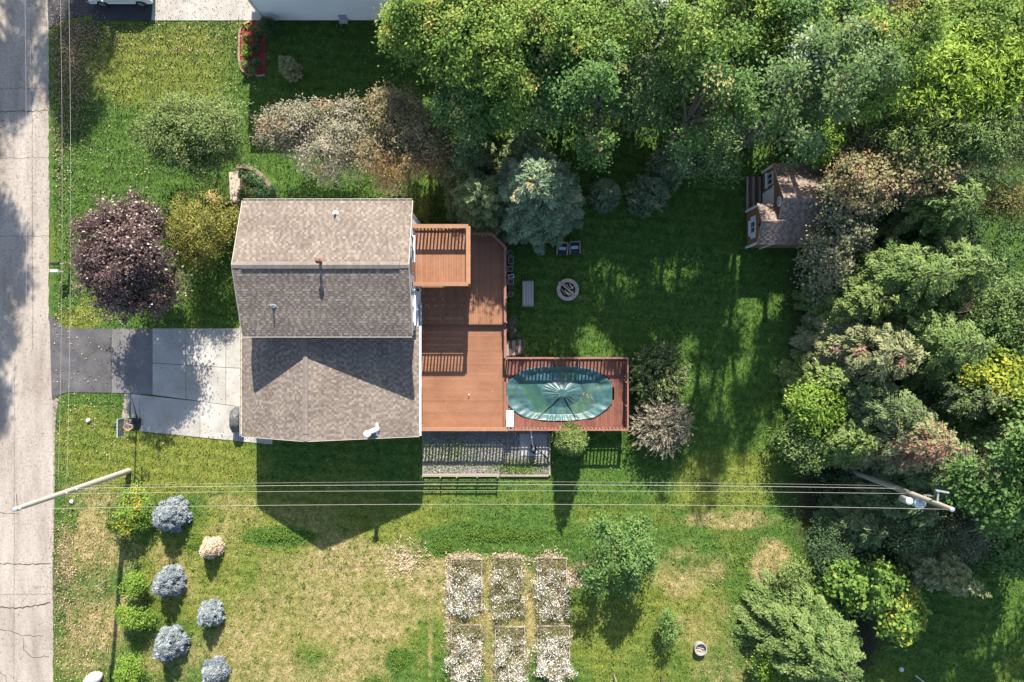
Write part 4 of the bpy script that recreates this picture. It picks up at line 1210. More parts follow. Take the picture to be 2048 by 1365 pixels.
broadleaf('pale_tree', 'broad pale silvery tree behind the house, left of the pair', 'tree', 648, 288, 3.6, (120, 72), 2.0, LM['pale'], 404, clumps=520, per=52, L=.17, W=.075, spread=.27, nlobe=15, core=.72, size=(.3, .48), trunk=.12, patch=sprinkle(.02), up=.55)
broadleaf('pale_tree', 'pale tree turning rusty orange behind the house, right of the pair', 'tree', 805, 275, 3.9, (88, 80), 2.3, LM['rusty'], 405, clumps=480, per=52, L=.17, W=.08, spread=.27, nlobe=14, core=.7, size=(.3, .48), trunk=.12, up=.55,
          patch=patchy([G(790, 345, 3)[0], G(860, 350, 3)[0]], [G(790, 345, 3)[1], G(860, 350, 3)[1]], [1.2, .9], .38))
broadleaf('pale_tree', 'sparse brown twiggy tree between the rusty tree and the dark evergreen', 'tree', 872, 290, 3.2, (30, 80), 1.8, LM['rusty'], 406, clumps=110, per=30, L=.15, W=.06, spread=.26, nlobe=8, trunk=.08)
conifer('evergreen', 'dark green bushy evergreen left of the big blue green conifer', 'tree', G(945, 345), 6.4, 2.5, LM['spruce_d'], 410, nb=230, dens=150, L=.20, W=.08, frond=.42)
conifer('blue_green_conifer', 'big blue green conifer overhanging the deck corner', 'tree', G(1066, 412), 9.2, 3.35, LM['bluegreen'], 411, nb=250, dens=90, L=.30, W=.085, power=.62, lift=.34, droop=.30, patch=sprinkle(.06), frond=.40, jit=.5)
conifer('gold_tipped_conifer', 'smaller gold tipped conifer between deck corner and rusty tree', 'tree', G(964, 420), 6.4, 2.3, LM['tipgold'], 412, nb=200, dens=110, L=.27, W=.075, power=.62, lift=.38, droop=.28, frond=.40, jit=.5)
conifer('evergreen', 'dark evergreen in the shaded gap behind the big conifer', 'tree', G(1050, 325), 6.5, 2.0, LM['spruce_d'], 413, nb=170, dens=80)
for i, (px, py, h, R, lab) in enumerate(((1205, 396, 2.9, 1.05, 'small blue green pine right of the big conifer, left of the pair'), (1290, 398, 3.4, 1.5, 'round blue green pine on the lawn edge, right of the pair'), (1328, 345, 4.4, 1.45, 'taller green pine behind the small pines'))):
    pine('small_pine', lab, 'tree', G(px, py), h, R, LM['bluegreen'], 420 + i, tufts=260, per=18, L=.30, W=.06, group='small pines at the lawn edge', patch=sprinkle(.05))
pine('small_pine', 'bright green pine on the lawn below the pool deck', 'tree', G(1138, 873), 4.7, 1.15, LM['spruce_y'], 425, tufts=430, per=16, L=.32, W=.05, shape=.75, z0=.08)

# ---------------------------------------------------------------- shrubs beside the pool, young trees of the lower lawn
twiggy('twiggy_shrub', 'shaded grey green twiggy shrub right of the pool deck, upper of two', 'shrub', 1318, 750, 1.2, (62, 68), 1.4, LM['soft'], 430, stems=420, leaf_n=15000, L=.19, W=.085, group='twiggy shrubs beside the pool')
twiggy('twiggy_shrub', 'sunlit tan twiggy shrub right of the pool deck, lower of two', 'shrub', 1322, 850, 1.2, (66, 66), 1.4, LM['pale'], 431, stems=620, leaf_n=11000, L=.19, W=.06, group='twiggy shrubs beside the pool')
broadleaf('young_tree', 'open green young tree on the lower lawn right of the garden beds', 'tree', 1243, 1115, 2.9, (78, 76), 2.0, LM['canopy'], 440, clumps=150, per=44, L=.20, W=.11, spread=.26, nlobe=11, core=.75, size=(.25, .42), trunk=.05, base_px=(1222, 1080))
broadleaf('sapling', 'spindly sapling below the young tree on the lower lawn', 'tree', 1338, 1252, 1.3, (17, 38), 1.0, LM['canopy'], 441, clumps=34, per=30, L=.15, W=.08, spread=.18, nlobe=6, trunk=.03, zmin=.3)
for i, (px, py, h, R, m, lab) in enumerate((
        (352, 1025, 2.7, 1.15, 'blue', 'silver blue spruce nearest the power lines on the lower left lawn'),
        (347, 1157, 2.4, 1.0, 'blue', 'silver blue spruce in the middle of the left column of three'),
        (350, 1280, 2.5, 1.05, 'blue', 'silver blue spruce at the lower end of the left column'),
        (428, 1222, 2.0, .85, 'blue', 'small blue spruce with a green weed at its side, right column'),
        (436, 1335, 1.9, .85, 'blue', 'grey blue spruce at the bottom edge, right column'),
        (428, 1092, 1.8, .70, 'tan', 'dried out tan spruce at the top of the right column'))):
    conifer('blue_spruce', lab, 'spruce', G(px, py), h, R, LM[m], 450 + i, nb=150, dens=300, L=.24, W=.05, power=.62, droop=.10, lift=.16, jit=.55, frond=.26, group='young spruces on the lower left lawn',
            patch=patchy([G(425, 1240)[0]], [G(425, 1240)[1]], [.42], .7) if i == 3 else None, trunk=.05)
for i, (px, py, zc, rp, rz, lab) in enumerate((
        (262, 1025, 1.3, (38, 36), 1.1, 'yellow flecked green shrub under the power lines'),
        (272, 1170, .8, (19, 16), .7, 'small yellow green shrub above the lime one'),
        (266, 1232, 1.0, (25, 22), .85, 'lime green bushy shrub in the left lawn row'),
        (266, 1342, 1.1, (30, 30), .95, 'green shrub at the bottom edge of the left lawn row'))):
    broadleaf('young_shrub', lab, 'shrub', px, py, zc, rp, rz, LM['bright'], 460 + i, clumps=90, per=40, L=.17, W=.07, spread=.17, nlobe=9, trunk=.03, zmin=.12, group='young shrubs on the lower left lawn', patch=sprinkle(.12 if i == 0 else .02), core=.65)

# ---------------------------------------------------------------- the wood on the right
SPR = [  # base px, h, R, palette, label, extra
    ((1722, 575), 10.5, 3.3, 'spruce', 'tall dark green spruce right of the shed, upper of the row', {}),
    ((1668, 612), 7.5, 2.4, 'spruce_y', 'yellow green spruce with pale top below the shed', {}),
    ((1760, 690), 11.0, 3.4, 'spruce', 'tall spruce in the middle of the right hand wood', {}),
    ((1680, 705), 9.6, 3.1, 'spruce_p', 'pale topped spruce with bare grey lower branches', dict(bare=.30, fill=.8)),
    ((1618, 755), 5.2, 1.9, 'spruce_y', 'sunlit yellow green spruce at the lawn edge', {}),
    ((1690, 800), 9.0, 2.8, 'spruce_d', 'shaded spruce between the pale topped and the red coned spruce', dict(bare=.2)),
    ((1722, 852), 10.8, 3.1, 'spruce_p', 'spruce with rusty red cone clusters above the utility pole', {}),
    ((1650, 862), 6.5, 2.4, 'spruce_y', 'tan green spruce at the lawn edge left of the red coned one', {}),
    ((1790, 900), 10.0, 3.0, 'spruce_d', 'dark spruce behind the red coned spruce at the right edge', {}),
    ((1800, 560), 10.0, 3.2, 'spruce', 'dense spruce at the right edge level with the fire pit', {}),
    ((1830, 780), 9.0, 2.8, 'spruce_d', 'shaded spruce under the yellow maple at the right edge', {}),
    ((1790, 440), 9.0, 3.2, 'spruce', 'green spruce right of the tan leaved bushes', {}),
    ((1588, 1250), 8.6, 3.5, 'spruce', 'big yellow green spruce at the bottom edge right of the lawn', {}),
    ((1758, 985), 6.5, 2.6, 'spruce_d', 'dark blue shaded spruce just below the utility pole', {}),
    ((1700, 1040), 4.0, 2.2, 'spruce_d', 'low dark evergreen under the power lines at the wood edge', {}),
]
red = patchy([G(1850, 900, 8)[0], G(1900, 880, 9)[0], G(1790, 890, 5)[0], G(1830, 925, 7)[0]], [G(1850, 900, 8)[1], G(1900, 880, 9)[1], G(1790, 890, 5)[1], G(1830, 925, 7)[1]], [.9, .8, .6, .6], .38)
for i, (b, h, R, c, lab, kw) in enumerate(SPR):
    conifer('spruce', lab, 'spruce', G(*b), h, R*1.15, LM[c], 500 + i, nb=int(190 + 9*h), dens=105, L=.26, W=.085, group='spruces of the right hand wood', power=.8, droop=.34, lift=.20,
            patch=red if i == 6 else (sprinkle(.03) if i in (3, 7) else None), **kw)
# pale juniper with a long pointed crown
conifer('juniper', 'pale grey green juniper pointing towards the lower right', 'tree', G(1815, 1105), 8.0, 1.9, LM['spruce_p'], 530, nb=210, dens=150, L=.20, W=.07, power=.9, lift=.5, droop=.15)
WOOD = [  # broadleaves and bushes of the wood: px,py,zc,rpx,rz,mat,label,cl,per,L,W,kw
    (1905, 165, 7.0, (135, 90), 2.2, 'lime', 'bright lime feathery tree near the upper right corner', 360, 56, .34, .10, dict(droop=.9, spread=.42)),
    (2030, 130, 7.0, (90, 70), 2.2, 'lime', 'lime plumed tree cut by the right edge near the top', 220, 50, .34, .10, dict(droop=.9)),
    (1985, 55, 6.5, (95, 70), 2.2, 'canopy_y', 'yellow green bush in the upper right corner', 260, 50, .20, .12, {}),
    (1870, 55, 5.2, (75, 65), 2.0, 'canopy_o', 'olive brown bush at the top right beside the yellowing tree', 230, 48, .20, .12, {}),
    (1745, 160, 5.6, (50, 70), 1.9, 'canopy_y', 'small yellow tipped tree left of the lime tree', 180, 46, .22, .13, {}),
    (1850, 275, 6.0, (80, 58), 2.0, 'spruce_y', 'yellow green layered tree below the lime tree', 270, 54, .22, .07, {}),
    (1985, 275, 6.5, (95, 70), 2.2, 'spruce', 'green layered tree at the right edge below the lime trees', 300, 54, .22, .07, {}),
    (1640, 285, 3.4, (55, 42), 1.6, 'bright', 'bright green bush behind the shed roof', 170, 46, .18, .10, {}),
    (1720, 290, 3.8, (60, 50), 1.5, 'brush', 'tangled olive bush right of the bright green one', 170, 40, .17, .08, {}),
    (1780, 268, 4.6, (28, 22), .8, 'brush', 'small reddish bush under the lime tree', 70, 40, .16, .08, dict(patch=sprinkle(.7))),
    (1745, 365, 5.0, (85, 62), 1.8, 'brush', 'tan and pink leaved bush right of the shed', 300, 40, .19, .13, dict(patch=sprinkle(.08))),
    (1830, 345, 5.2, (62, 55), 1.8, 'brush', 'pale green and pink bush above the tall spruces', 230, 40, .20, .14, dict(patch=sprinkle(.05))),
    (1690, 430, 4.0, (55, 70), 1.8, 'grey', 'grey green round leaved bush covering the shed corner', 220, 36, .20, .14, {}),
    (1650, 520, 3.2, (42, 60), 1.6, 'grey', 'shaded grey green bush below the shed', 180, 36, .20, .14, {}),
    (2000, 400, 5.0, (70, 40), 1.6, 'canopy_o', 'brown leafless looking thicket at the right edge', 130, 26, .15, .05, {}),
    (2000, 700, 5.0, (80, 60), 2.0, 'canopy', 'green maple under the yellow one at the right edge', 220, 50, .24, .16, {}),
    (2015, 775, 6.0, (70, 55), 2.0, 'yellowmaple', 'bright yellow maple at the right edge', 220, 50, .26, .17, {}),
    (1935, 800, 4.2, (60, 60), 1.6, 'canopy', 'green maple left of the yellow one', 180, 48, .22, .15, {}),
    (1640, 810, 3.0, (52, 40), 1.5, 'bright', 'yellow green leafy shrub at the lawn edge', 150, 46, .20, .12, {}),
    (1620, 890, 2.2, (45, 45), 1.2, 'spruce', 'dull green shrub at the lawn edge left of the red coned spruce', 140, 42, .18, .09, {}),
    (1990, 985, 3.6, (70, 45), 1.6, 'spruce', 'green bush beside the pole top at the right edge', 170, 44, .20, .10, {}),
    (1930, 1065, 2.6, (80, 48), 1.4, 'grey', 'grey green shaded thicket below the pole top', 210, 44, .17, .07, {}),
    (1690, 1105, 1.6, (60, 50), 1.1, 'darkgreen', 'dark brushy undergrowth above the round leaved shrub', 170, 42, .16, .07, {}),
    (1830, 1060, 2.8, (70, 50), 1.6, 'spruce_d', 'blue shaded bush under the utility pole', 190, 44, .18, .07, {}),
    (1735, 1170, 2.6, (58, 42), 1.4, 'roundleaf', 'green shrub with large round leaves above the big spruce', 150, 34, .26, .22, {}),
    (1800, 1228, 2.6, (42, 44), 1.3, 'roundleaf', 'yellow sunlit shrub with large round leaves', 110, 34, .26, .22, dict(patch=sprinkle(.45))),
    (1530, 1335, 1.6, (28, 30), 1.2, 'bright', 'small leafy shrub at the foot of the big bottom spruce', 70, 40, .18, .09, {}),
    (1590, 1150, 1.2, (26, 24), .8, 'spruce_y', 'low yellow green brush at the lawn edge below the lines', 60, 36, .16, .07, {}),
    (2040, 1090, 3.4, (50, 60), 1.8, 'canopy', 'green tree at the right edge above the shaded lawn', 150, 46, .22, .14, {}),
    (2035, 880, 6.0, (50, 60), 2.0, 'spruce_d', 'dark evergreen mass cut by the right edge', 150, 46, .22, .08, {}),
    (2020, 620, 6.0, (60, 60), 2.0, 'spruce', 'green layered tree at the right edge above the maples', 190, 48, .22, .08, {}),
]
for i, (px, py, zc, rp, rz, c, lab, cl, per, L, W, kw) in enumerate(WOOD):
    k = dict(spread=.30, nlobe=10); k.update(kw)
    broadleaf('woodland_bush' if zc < 5 else 'woodland_tree', lab, 'bush' if zc < 5 else 'tree', px, py, zc, rp, rz, LM[c], 600 + i, clumps=cl, per=per, L=L, W=W, trunk=.07 if zc < 5 else .12, zmin=.15, group='trees and bushes of the right hand wood', **k)

# ---------------------------------------------------------------- shed
def build_shed():
    sh = thing('garden_shed', 'brown log sided garden shed with white door and two gables under the trees', 'shed')
    X0, X1, Y0, Y1, YR, ZE, ZR = 16.88, 21.3, 6.17, 11.42, 8.80, 2.15, 4.0
    WX, WY0, WY1, WYR, WZE, WZR = 15.80, 6.17, 8.78, 7.50, 2.40, 3.28
    def logs(name, a, b, z0, z1, out, gable=None, st=.17):
        """stack of rounded log boards; gable=(yc, zpeak) trims them to the roof line"""
        n = int((z1 - z0)/st); e = (z1 - z0)/n
        for i in range(n):
            lo, hi = a, b; zm = z0 + (i + .5)*e
            if gable and zm > gable[2]:
                f = (gable[1] - zm)/(gable[1] - gable[2]); lo = gable[0] - (gable[0] - a)*f; hi = gable[0] + (b - gable[0])*f
            if hi - lo < .1: continue
            m = MB()
            ang = np.linspace(-math.pi/2, math.pi/2, 6)
            if out[0]:
                m.extrude([(out[1] + out[0]*(.035*math.cos(t)), lo, zm + e*.5*math.sin(t)) for t in ang] + [(out[1] - out[0]*.06, lo, zm + e*.5), (out[1] - out[0]*.06, lo, zm - e*.5)], (0, 0, 0), (0, hi - lo, 0))
            else:
                m.extrude([(lo, out[2] + out[3]*(.035*math.cos(t)), zm + e*.5*math.sin(t)) for t in ang] + [(lo, out[2] - out[3]*.06, zm + e*.5), (lo, out[2] - out[3]*.06, zm - e*.5)], (0, 0, 0), (hi - lo, 0, 0))
            m.build(name, M['shed_siding'], sh)
    logs('log_board', Y0 + .12, Y1 - .12, .1, 3.9, (-1, X0, 0, 0), (YR, 3.95, 2.05))
    logs('log_board', WY0 + .10, WY1 - .10, .1, 3.2, (-1, WX, 0, 0), (WYR, 3.22, 2.32))
    logs('log_board', WX, X1, .1, 2.05, (0, 0, Y0 + .12, -1))
    logs('log_board', WX, X0, .1, 2.3, (0, 0, WY1 - .12, 1))
    MB().bounds(X0 + .08, X1, Y0 + .2, Y1 - .15, 0, 2.1).build('wall_core', M['darkwood'], sh)
    MB().bounds(WX + .08, X0 + .08, WY0 + .18, WY1 - .2, 0, 2.2).build('wall_core', M['darkwood'], sh)
    hl = math.hypot(Y1 - YR, ZR - ZE); wl = math.hypot(WY1 - WYR, WZR - WZE)
    wl2 = math.hypot(WYR - WY0, WZR - WZE)
    slope(sh, (X1, Y1, ZE), (-1, 0, 0), (0, YR - Y1, ZR - ZE), X1 - X0 + .12, hl, 31, M['shingle_shed'], .07, 'oldwood')
    slope(sh, (X0 - .12, Y0, ZE), (1, 0, 0), (0, YR - Y0, ZR - ZE), X1 - X0 + .12, hl, 32, M['shingle_shed'], .07, 'oldwood')
    slope(sh, (X0 + .6, WY1, WZE), (-1, 0, 0), (0, WYR - WY1, WZR - WZE), X0 + .6 - WX + .12, wl, 33, M['shingle_shed'], .06, 'oldwood')
    slope(sh, (WX - .12, WY0, WZE), (1, 0, 0), (0, WYR - WY0, WZR - WZE), X0 + .7 - WX + .12, wl2, 34, M['shingle_shed'], .06, 'oldwood')
    for a, b in (((X0 - .15, Y1, ZE - .03), (X0 - .15, YR, ZR - .03)), ((X0 - .15, YR, ZR - .03), (X0 - .15, Y0 + 1.4, ZR - .03 - (ZR - ZE)*(YR - Y0 - 1.4)/(YR - Y0))),
                 ((WX - .15, WY1, WZE - .03), (WX - .15, WYR, WZR - .03)), ((WX - .15, WYR, WZR - .03), (WX - .15, WY0, WZE - .03))):
        MB().bar(a, b, .03, .11).build('rake_board', M['oldwood'], sh)
    # white corner trims
    for x, y, z in ((X0 - .05, Y1 - .1, 2.1), (WX - .05, WY1 - .08, 2.35), (WX - .05, WY0 + .12, 2.35), (WX + .9, WY0 + .08, 2.0)):
        MB().box((x, y, z/2), (.08, .14, z)).build('corner_board', M['white'], sh)
    d = MB().box((X0 - .05, 9.42, 1.05), (.06, .98, 1.95)).build('door', M['white'], sh)
    MB().box((X0 - .06, 9.42, 2.06), (.08, 1.2, .1)).build('door_head', M['white'], d)
    MB().box((X0 - .1, 9.05, 1.0), (.05, .04, .14)).build('handle', M['metal'], d)
    for z in (.5, 1.6): MB().box((X0 - .09, 9.85, z), (.02, .1, .05)).build('hinge', M['black'], d)
    window(sh, (X0 - .04, 10.55, 1.55), .72, .95, 'x-', t=.05)
    window(sh, (WX - .04, 7.42, 1.45), .74, .86, 'x-', mull='v', t=.05)
    for y in (6.86, 7.98):
        MB().box((WX - .07, y, 1.45), (.05, .30, .8)).build('shutter', M['white'], sh)
    v = MB().tube([(X0 - .03, 8.78, 3.05), (X0 - .09, 8.78, 3.05)], [.32, .32], 20).build('round_vent', M['white'], sh)
    for z in (-.15, -.05, .05, .15): MB().box((X0 - .1, 8.78, 3.05 + z), (.03, .42, .03)).build('louvre', M['trimgrey'], v)
    MB().box((WX - .12, 7.35, 2.75), (.16, .12, .22)).build('wall_lamp', M['black'], sh)
    po = thing('shed_porch', 'small weathered plank porch in front of the shed door', 'porch')
    n = 8
    for i in range(n):
        MB().box((15.72 + (i + .5)*1.1/n, 9.92, .2), (1.1/n - .012, 2.2, .04)).build('plank', M['darkwood'] if i % 3 else M['oldwood'], po)
    for y in (8.95, 9.9, 10.9): MB().box((16.27, y, .09), (1.1, .08, .18)).build('bearer', M['darkwood'], po)
build_shed()

# ---------------------------------------------------------------- things on the rear lawn
def build_fire_pit():
    c = G(1135.5, 580, .2)
    fp = thing('fire_pit', 'round stone fire pit on the rear lawn', 'fire pit', (c[0], c[1], 0))
    n = 15
    for row in range(2):
        for i in range(n):
            a0 = 2*math.pi*(i + .5*row)/n; a1 = a0 + 2*math.pi/n*.94
            r0, r1 = .50, .74
            t = np.linspace(a0, a1, 4)
            poly = [(r1*math.cos(q), r1*math.sin(q)) for q in t] + [(r0*math.cos(q), r0*math.sin(q)) for q in t[::-1]]
            MB().prism(poly, row*.17, row*.17 + .163).build('stone_block', M['firestone'], fp)
    MB().lathe((0, 0, 0), [(.5, -.01), (.5, .05), (.3, .09), (.05, .11)], 18).build('ash_bed', M['coal'], fp)
    r = np.random.default_rng(8)
    spec = [(-.62, .50, .42, -.30, .40, .05), (-.35, .30, .40, -.38, .44, .045), (-.1, .35, .30, -.30, .36, .05), (.1, .40, .35, .05, .3, .045), (-.2, -.05, .10, -.45, .28, .05),
            (.05, .0, .45, .25, .3, .04), (-.42, .05, -.15, -.35, .22, .04), (-.3, .4, .1, .1, .32, .05), (.2, -.3, .4, -.05, .24, .045), (-.05, -.2, .3, -.42, .33, .045)]
    for i, (x0, y0, x1, y1, z, rr) in enumerate(spec):
        lg = MB().tube([(x0, y0, z + .06), ((x0+x1)/2, (y0+y1)/2, z + .02), (x1, y1, z - .06)], [rr*.9, rr, rr*.8], 8).build('firewood_log', M['deadwood'])
        lg.location = (c[0], c[1], 0)
        tag(lg, ['long branch sticking out of the fire pit at its upper left', 'split log across the middle of the fire pit', 'log lying beside the long branch in the fire pit', 'pale log near the top rim of the fire pit', 'log at the lower left inside the fire pit',
                 'thin log on the right side of the fire pit', 'short stub log at the left inside the fire pit', 'log crossing the upper middle of the fire pit', 'short log at the lower right inside the fire pit', 'log ending at the lower rim of the fire pit'][i], 'log', 'firewood in the fire pit')
build_fire_pit()

c = G(1056, 588, .45)
tb_ = thing('slatted_bench', 'weathered grey slatted wooden bench between deck and fire pit', 'bench', (c[0], c[1], 0))
W_, L_ = .70, 1.72
for i in range(6):
    MB().box((-W_/2 + .10 + i*.10 + .02, 0, .45), (.082, L_ - .22, .035)).build('slat', M['oldwood_y'], tb_)
for s in (-1, 1):
    MB().box((0, s*(L_/2 - .05), .47), (W_ - .14, .1, .05)).build('end_board', M['oldwood'], tb_)
    MB().box((s*(W_/2 - .02), 0, .48), (.06, L_ - .05, .06)).build('side_rail', M['oldwood_y'], tb_)
    for q in (-1, 1):
        MB().box((s*(W_/2 - .06), q*(L_/2 - .12), .22), (.07, .07, .44)).build('leg', M['oldwood_y'], tb_)

def lounge(px, py, rz, lab):
    c = G(px, py, .4)
    o = thing('lawn_chair', lab, 'chair', (c[0], c[1], 0), rz, 'lawn chairs by the big conifer')
    for s in (-1, 1):
        MB().box((s*.34, -.02, .56), (.09, .74, .04)).build('armrest', M['oldwood'], o)
        for y in (-.33, .28): MB().box((s*.33, y, .27), (.06, .06, .54)).build('leg', M['oldwood'], o)
    MB().box((0, -.06, .36), (.58, .62, .05)).build('seat', M['black'], o)
    MB().bar((0, .24, .36), (0, .38, .98), .58, .05).build('backrest', M['black'], o)
    MB().box((0, .36, .96), (.68, .06, .06)).build('back_rail', M['oldwood'], o)
    MB().box((.0, .06, .43), (.50, .22, .09), rx=.35).build('cushion', M['cushion'], o, bevel=.03)
    MB().box((0, -.38, .34), (.66, .05, .07)).build('front_rail', M['darkwood'], o)
lounge(1124.5, 499, -.06, 'dark lawn chair with pale cushion, nearer the conifer')
lounge(1149.5, 497, .05, 'dark lawn chair with pale cushion, farther from the conifer')

def planter_round(px, py, r, h, lab):
    c = G(px, py, h)
    o = thing('plant_pot', lab, 'pot', (c[0], c[1], 0), 0, 'pots lined up along the deck')
    MB().lathe((0, 0, 0), [(r*.7, 0), (r*.95, h*.85), (r, h*.86), (r, h), (r*.86, h), (r*.84, h*.8)], 16).build('pot', M['concretepot'], o)
    MB().lathe((0, 0, 0), [(r*.84, h*.7), (r*.84, h*.88), (.01, h*.9)], 16).build('soil', M['soil'], o)
def planter_box(px, py, sx, sy, h, mat, lab, rz=0):
    c = G(px, py, h)
    o = thing('planter_box', lab, 'planter', (c[0], c[1], 0), rz, 'planters lined up along the deck')
    t = .04
    for s in (-1, 1):
        MB().box((s*(sx/2 - t/2), 0, h/2), (t, sy, h)).build('side', M[mat], o)
        MB().box((0, s*(sy/2 - t/2), h/2 - .003), (sx - 2*t - .004, t, h)).build('side', M[mat], o)
    MB().box((0, 0, h*.4), (sx - 2*t - .004, sy - 2*t - .004, h*.72)).build('soil', M['soil'], o)
planter_round(1020, 506, .20, .35, 'round pot at the upper end of the row beside the deck')
planter_box(1021.5, 521, .36, .50, .38, 'concretepot', 'dark square planter below the upper round pot')
planter_box(1020, 538, .36, .34, .40, 'concretepot', 'pale edged planter in the upper middle of the pot row')
planter_box(1022, 553, .40, .26, .36, 'white', 'white trough planter in the middle of the pot row', .2)
planter_box(1021, 564, .42, .36, .42, 'concretepot', 'grey block planter in the lower middle of the pot row', -.05)
planter_box(1021, 576, .34, .28, .3, 'terracotta', 'dark brown pot box above the lower round pot')
planter_round(1021, 589, .20, .36, 'round pot at the lower end of the row beside the deck')

# ---------------------------------------------------------------- gravel bed, fence, pump below the deck
gb = sheet('gravel_bed', [(845, 856), (1097, 856), (1097, 948), (845, 948)], .015, M['gravel'], thick=.05)
tag(gb, 'grey gravel bed below the deck edge', 'gravel', kind='structure')
r = np.random.default_rng(17)
n = 9000
gx = r.uniform(847, 1096, n); gy = r.uniform(857, 947, n); P = np.stack([(gx - 1024)*K, (682.5 - gy)*K, r.uniform(.012, .04, n)], -1)
V = leaves(P, unit(r.normal(0, .5, (n, 3)) + [0, 0, 1]), rand_dirs(r, n), r.uniform(.05, .1, n), r.uniform(.04, .09, n), .3)
m_, nt, p = new_mat('pebble'); rp = ramp(nt, [(0, (.10, .095, .08)), (.5, (.24, .225, .195)), (1, (.44, .41, .36))]); nt.links.new(attr(nt, 'rnd'), rp.inputs[0]); nt.links.new(rp.outputs[0], p.inputs['Base Color']); p.inputs['Roughness'].default_value = .9
tag(fast_polys('pebbles', V, m_, face={'rnd': r.random(n)}), 'loose grey and white pebbles in the bed below the deck', 'gravel', kind='stuff')
n = 2600
gx = np.concatenate([r.normal(900, 40, n//2), r.normal(1040, 30, n - n//2)]); gy = np.concatenate([r.normal(905, 25, n//2), r.normal(935, 9, n - n//2)])
k = (gx > 847) & (gx < 1096) & (gy > 858) & (gy < 947); gx, gy = gx[k], gy[k]; n = len(gx)
P = np.stack([(gx - 1024)*K, (682.5 - gy)*K, r.uniform(.04, .14, n)], -1)
V = leaves(P, unit(r.normal(0, .6, (n, 3)) + [0, 0, .8]), rand_dirs(r, n), r.uniform(.08, .18, n), r.uniform(.03, .06, n))
tag(fast_polys('weeds', V, LM['canopy_y'], face={'rnd': .7*r.random(n)}), 'sparse green weeds growing through the gravel below the deck', 'weeds', kind='stuff')

tm = thing('timber_edging', 'weathered timber edging around the gravel bed', 'edging')
def sleeper(x0, y0, x1, y1, w=.13, h=.16):
    a = G(x0, y0); b = G(x1, y1)
    MB().bar((a[0], a[1], h/2), (b[0], b[1], h/2), w, h).build('sleeper', M['oldwood'], tm)
sleeper(1099, 866, 1099, 907); sleeper(1099, 908, 1099, 950); sleeper(1001, 951, 1050, 951); sleeper(1050.5, 951, 1097, 951); sleeper(846, 951, 925, 951, h=.1); sleeper(926, 951, 1000, 951, h=.1)

fn = thing('rail_fence', 'low wooden fence of five horizontal rails below the deck', 'fence')
fy = G(0, 948)[1]
for x in (848, 884, 916, 956, 996):
    MB().box((G(x, 0)[0], fy - .03, .56), (.09, .07, 1.12)).build('post', M['oldwood'], fn)
for z in (.22, .42, .62, .82, 1.03):
    MB().box(((G(845, 0)[0] + G(998, 0)[0])/2, fy + .035, z), (G(998, 0)[0] - G(845, 0)[0], .03, .09)).build('rail', M['oldwood'], fn)

c = G(1066, 897, .3)
pp = thing('pool_pump', 'black pool pump with white hose beside the deck', 'pump', (c[0], c[1], 0))
MB().lathe((0, 0, .02), [(.22, 0), (.24, .1), (.24, .55), (.18, .68), (.1, .74), (.02, .76)], 18).build('filter_tank', M['black'], pp, True)
MB().tube([(.1, -.35, .2), (-.05, -.1, .2)], [.11, .11], 12).build('motor', M['black'], pp)
MB().lathe((0, 0, .74), [(.06, 0), (.06, .1), (.1, .1), (.1, .15), (.02, .16)], 12).build('valve', M['metal'], pp)
MB().tube([(-.02, .15, .5), (-.06, .5, .55), (-.10, .85, .6), (-.14, 1.25, .7)], .035, 8).build('hose', M['white'], pp)
MB().tube([(.2, -.1, .3), (.6, -.35, .06), (1.0, -.75, .05), (1.05, -1.0, .05)], .03, 8).build('drain_hose', M['black'], pp)
pad = sheet('pump_pad', [(1040, 868), (1094, 868), (1094, 912), (1040, 912)], .045, M['concrete'], thick=.06)
tag(pad, 'small square concrete pad under the pool pump', 'slab', kind='structure')

# ---------------------------------------------------------------- front: grill, hoop, mailboxes
c = G(469, 841, .6)
gr = thing('covered_grill', 'barbecue grill under a black fabric cover beside the garage', 'grill', (c[0] + .12, c[1], 0))
def grill_cover():
    b = MB(); n = 40; rows = []
    r = np.random.default_rng(2)
    for (z, sx, sy) in ((.03, .40, .84), (.4, .38, .80), (.72, .37, .78), (.84, .33, .70), (1.02, .30, .45), (1.12, .24, .40), (1.16, .08, .15)):
        row = []
        for j in range(n):
            t = 2*math.pi*j/n; e = .45
            cx = np.sign(math.cos(t))*abs(math.cos(t))**e; sy_ = np.sign(math.sin(t))*abs(math.sin(t))**e
            w = 1 + .05*math.sin(7*t + z*3) + .03*math.sin(13*t)
            row.append((cx*sx*w, sy_*sy*w, z + .015*math.sin(9*t)))
        rows.append(row)
    v = [p for q in rows for p in q]
    f = [(i*n+j, i*n+(j+1) % n, (i+1)*n+(j+1) % n, (i+1)*n+j) for i in range(len(rows)-1) for j in range(n)] + [tuple((len(rows)-1)*n+j for j in range(n))]
    b.add(v, f).build('cover', M['cover_black'], gr, True)
grill_cover()
for y in (-.55, .55):
    MB().tube([(-.25, y, .06), (-.2, y, .06)], [.06, .06], 10).build('wheel', M['tyre'], gr)

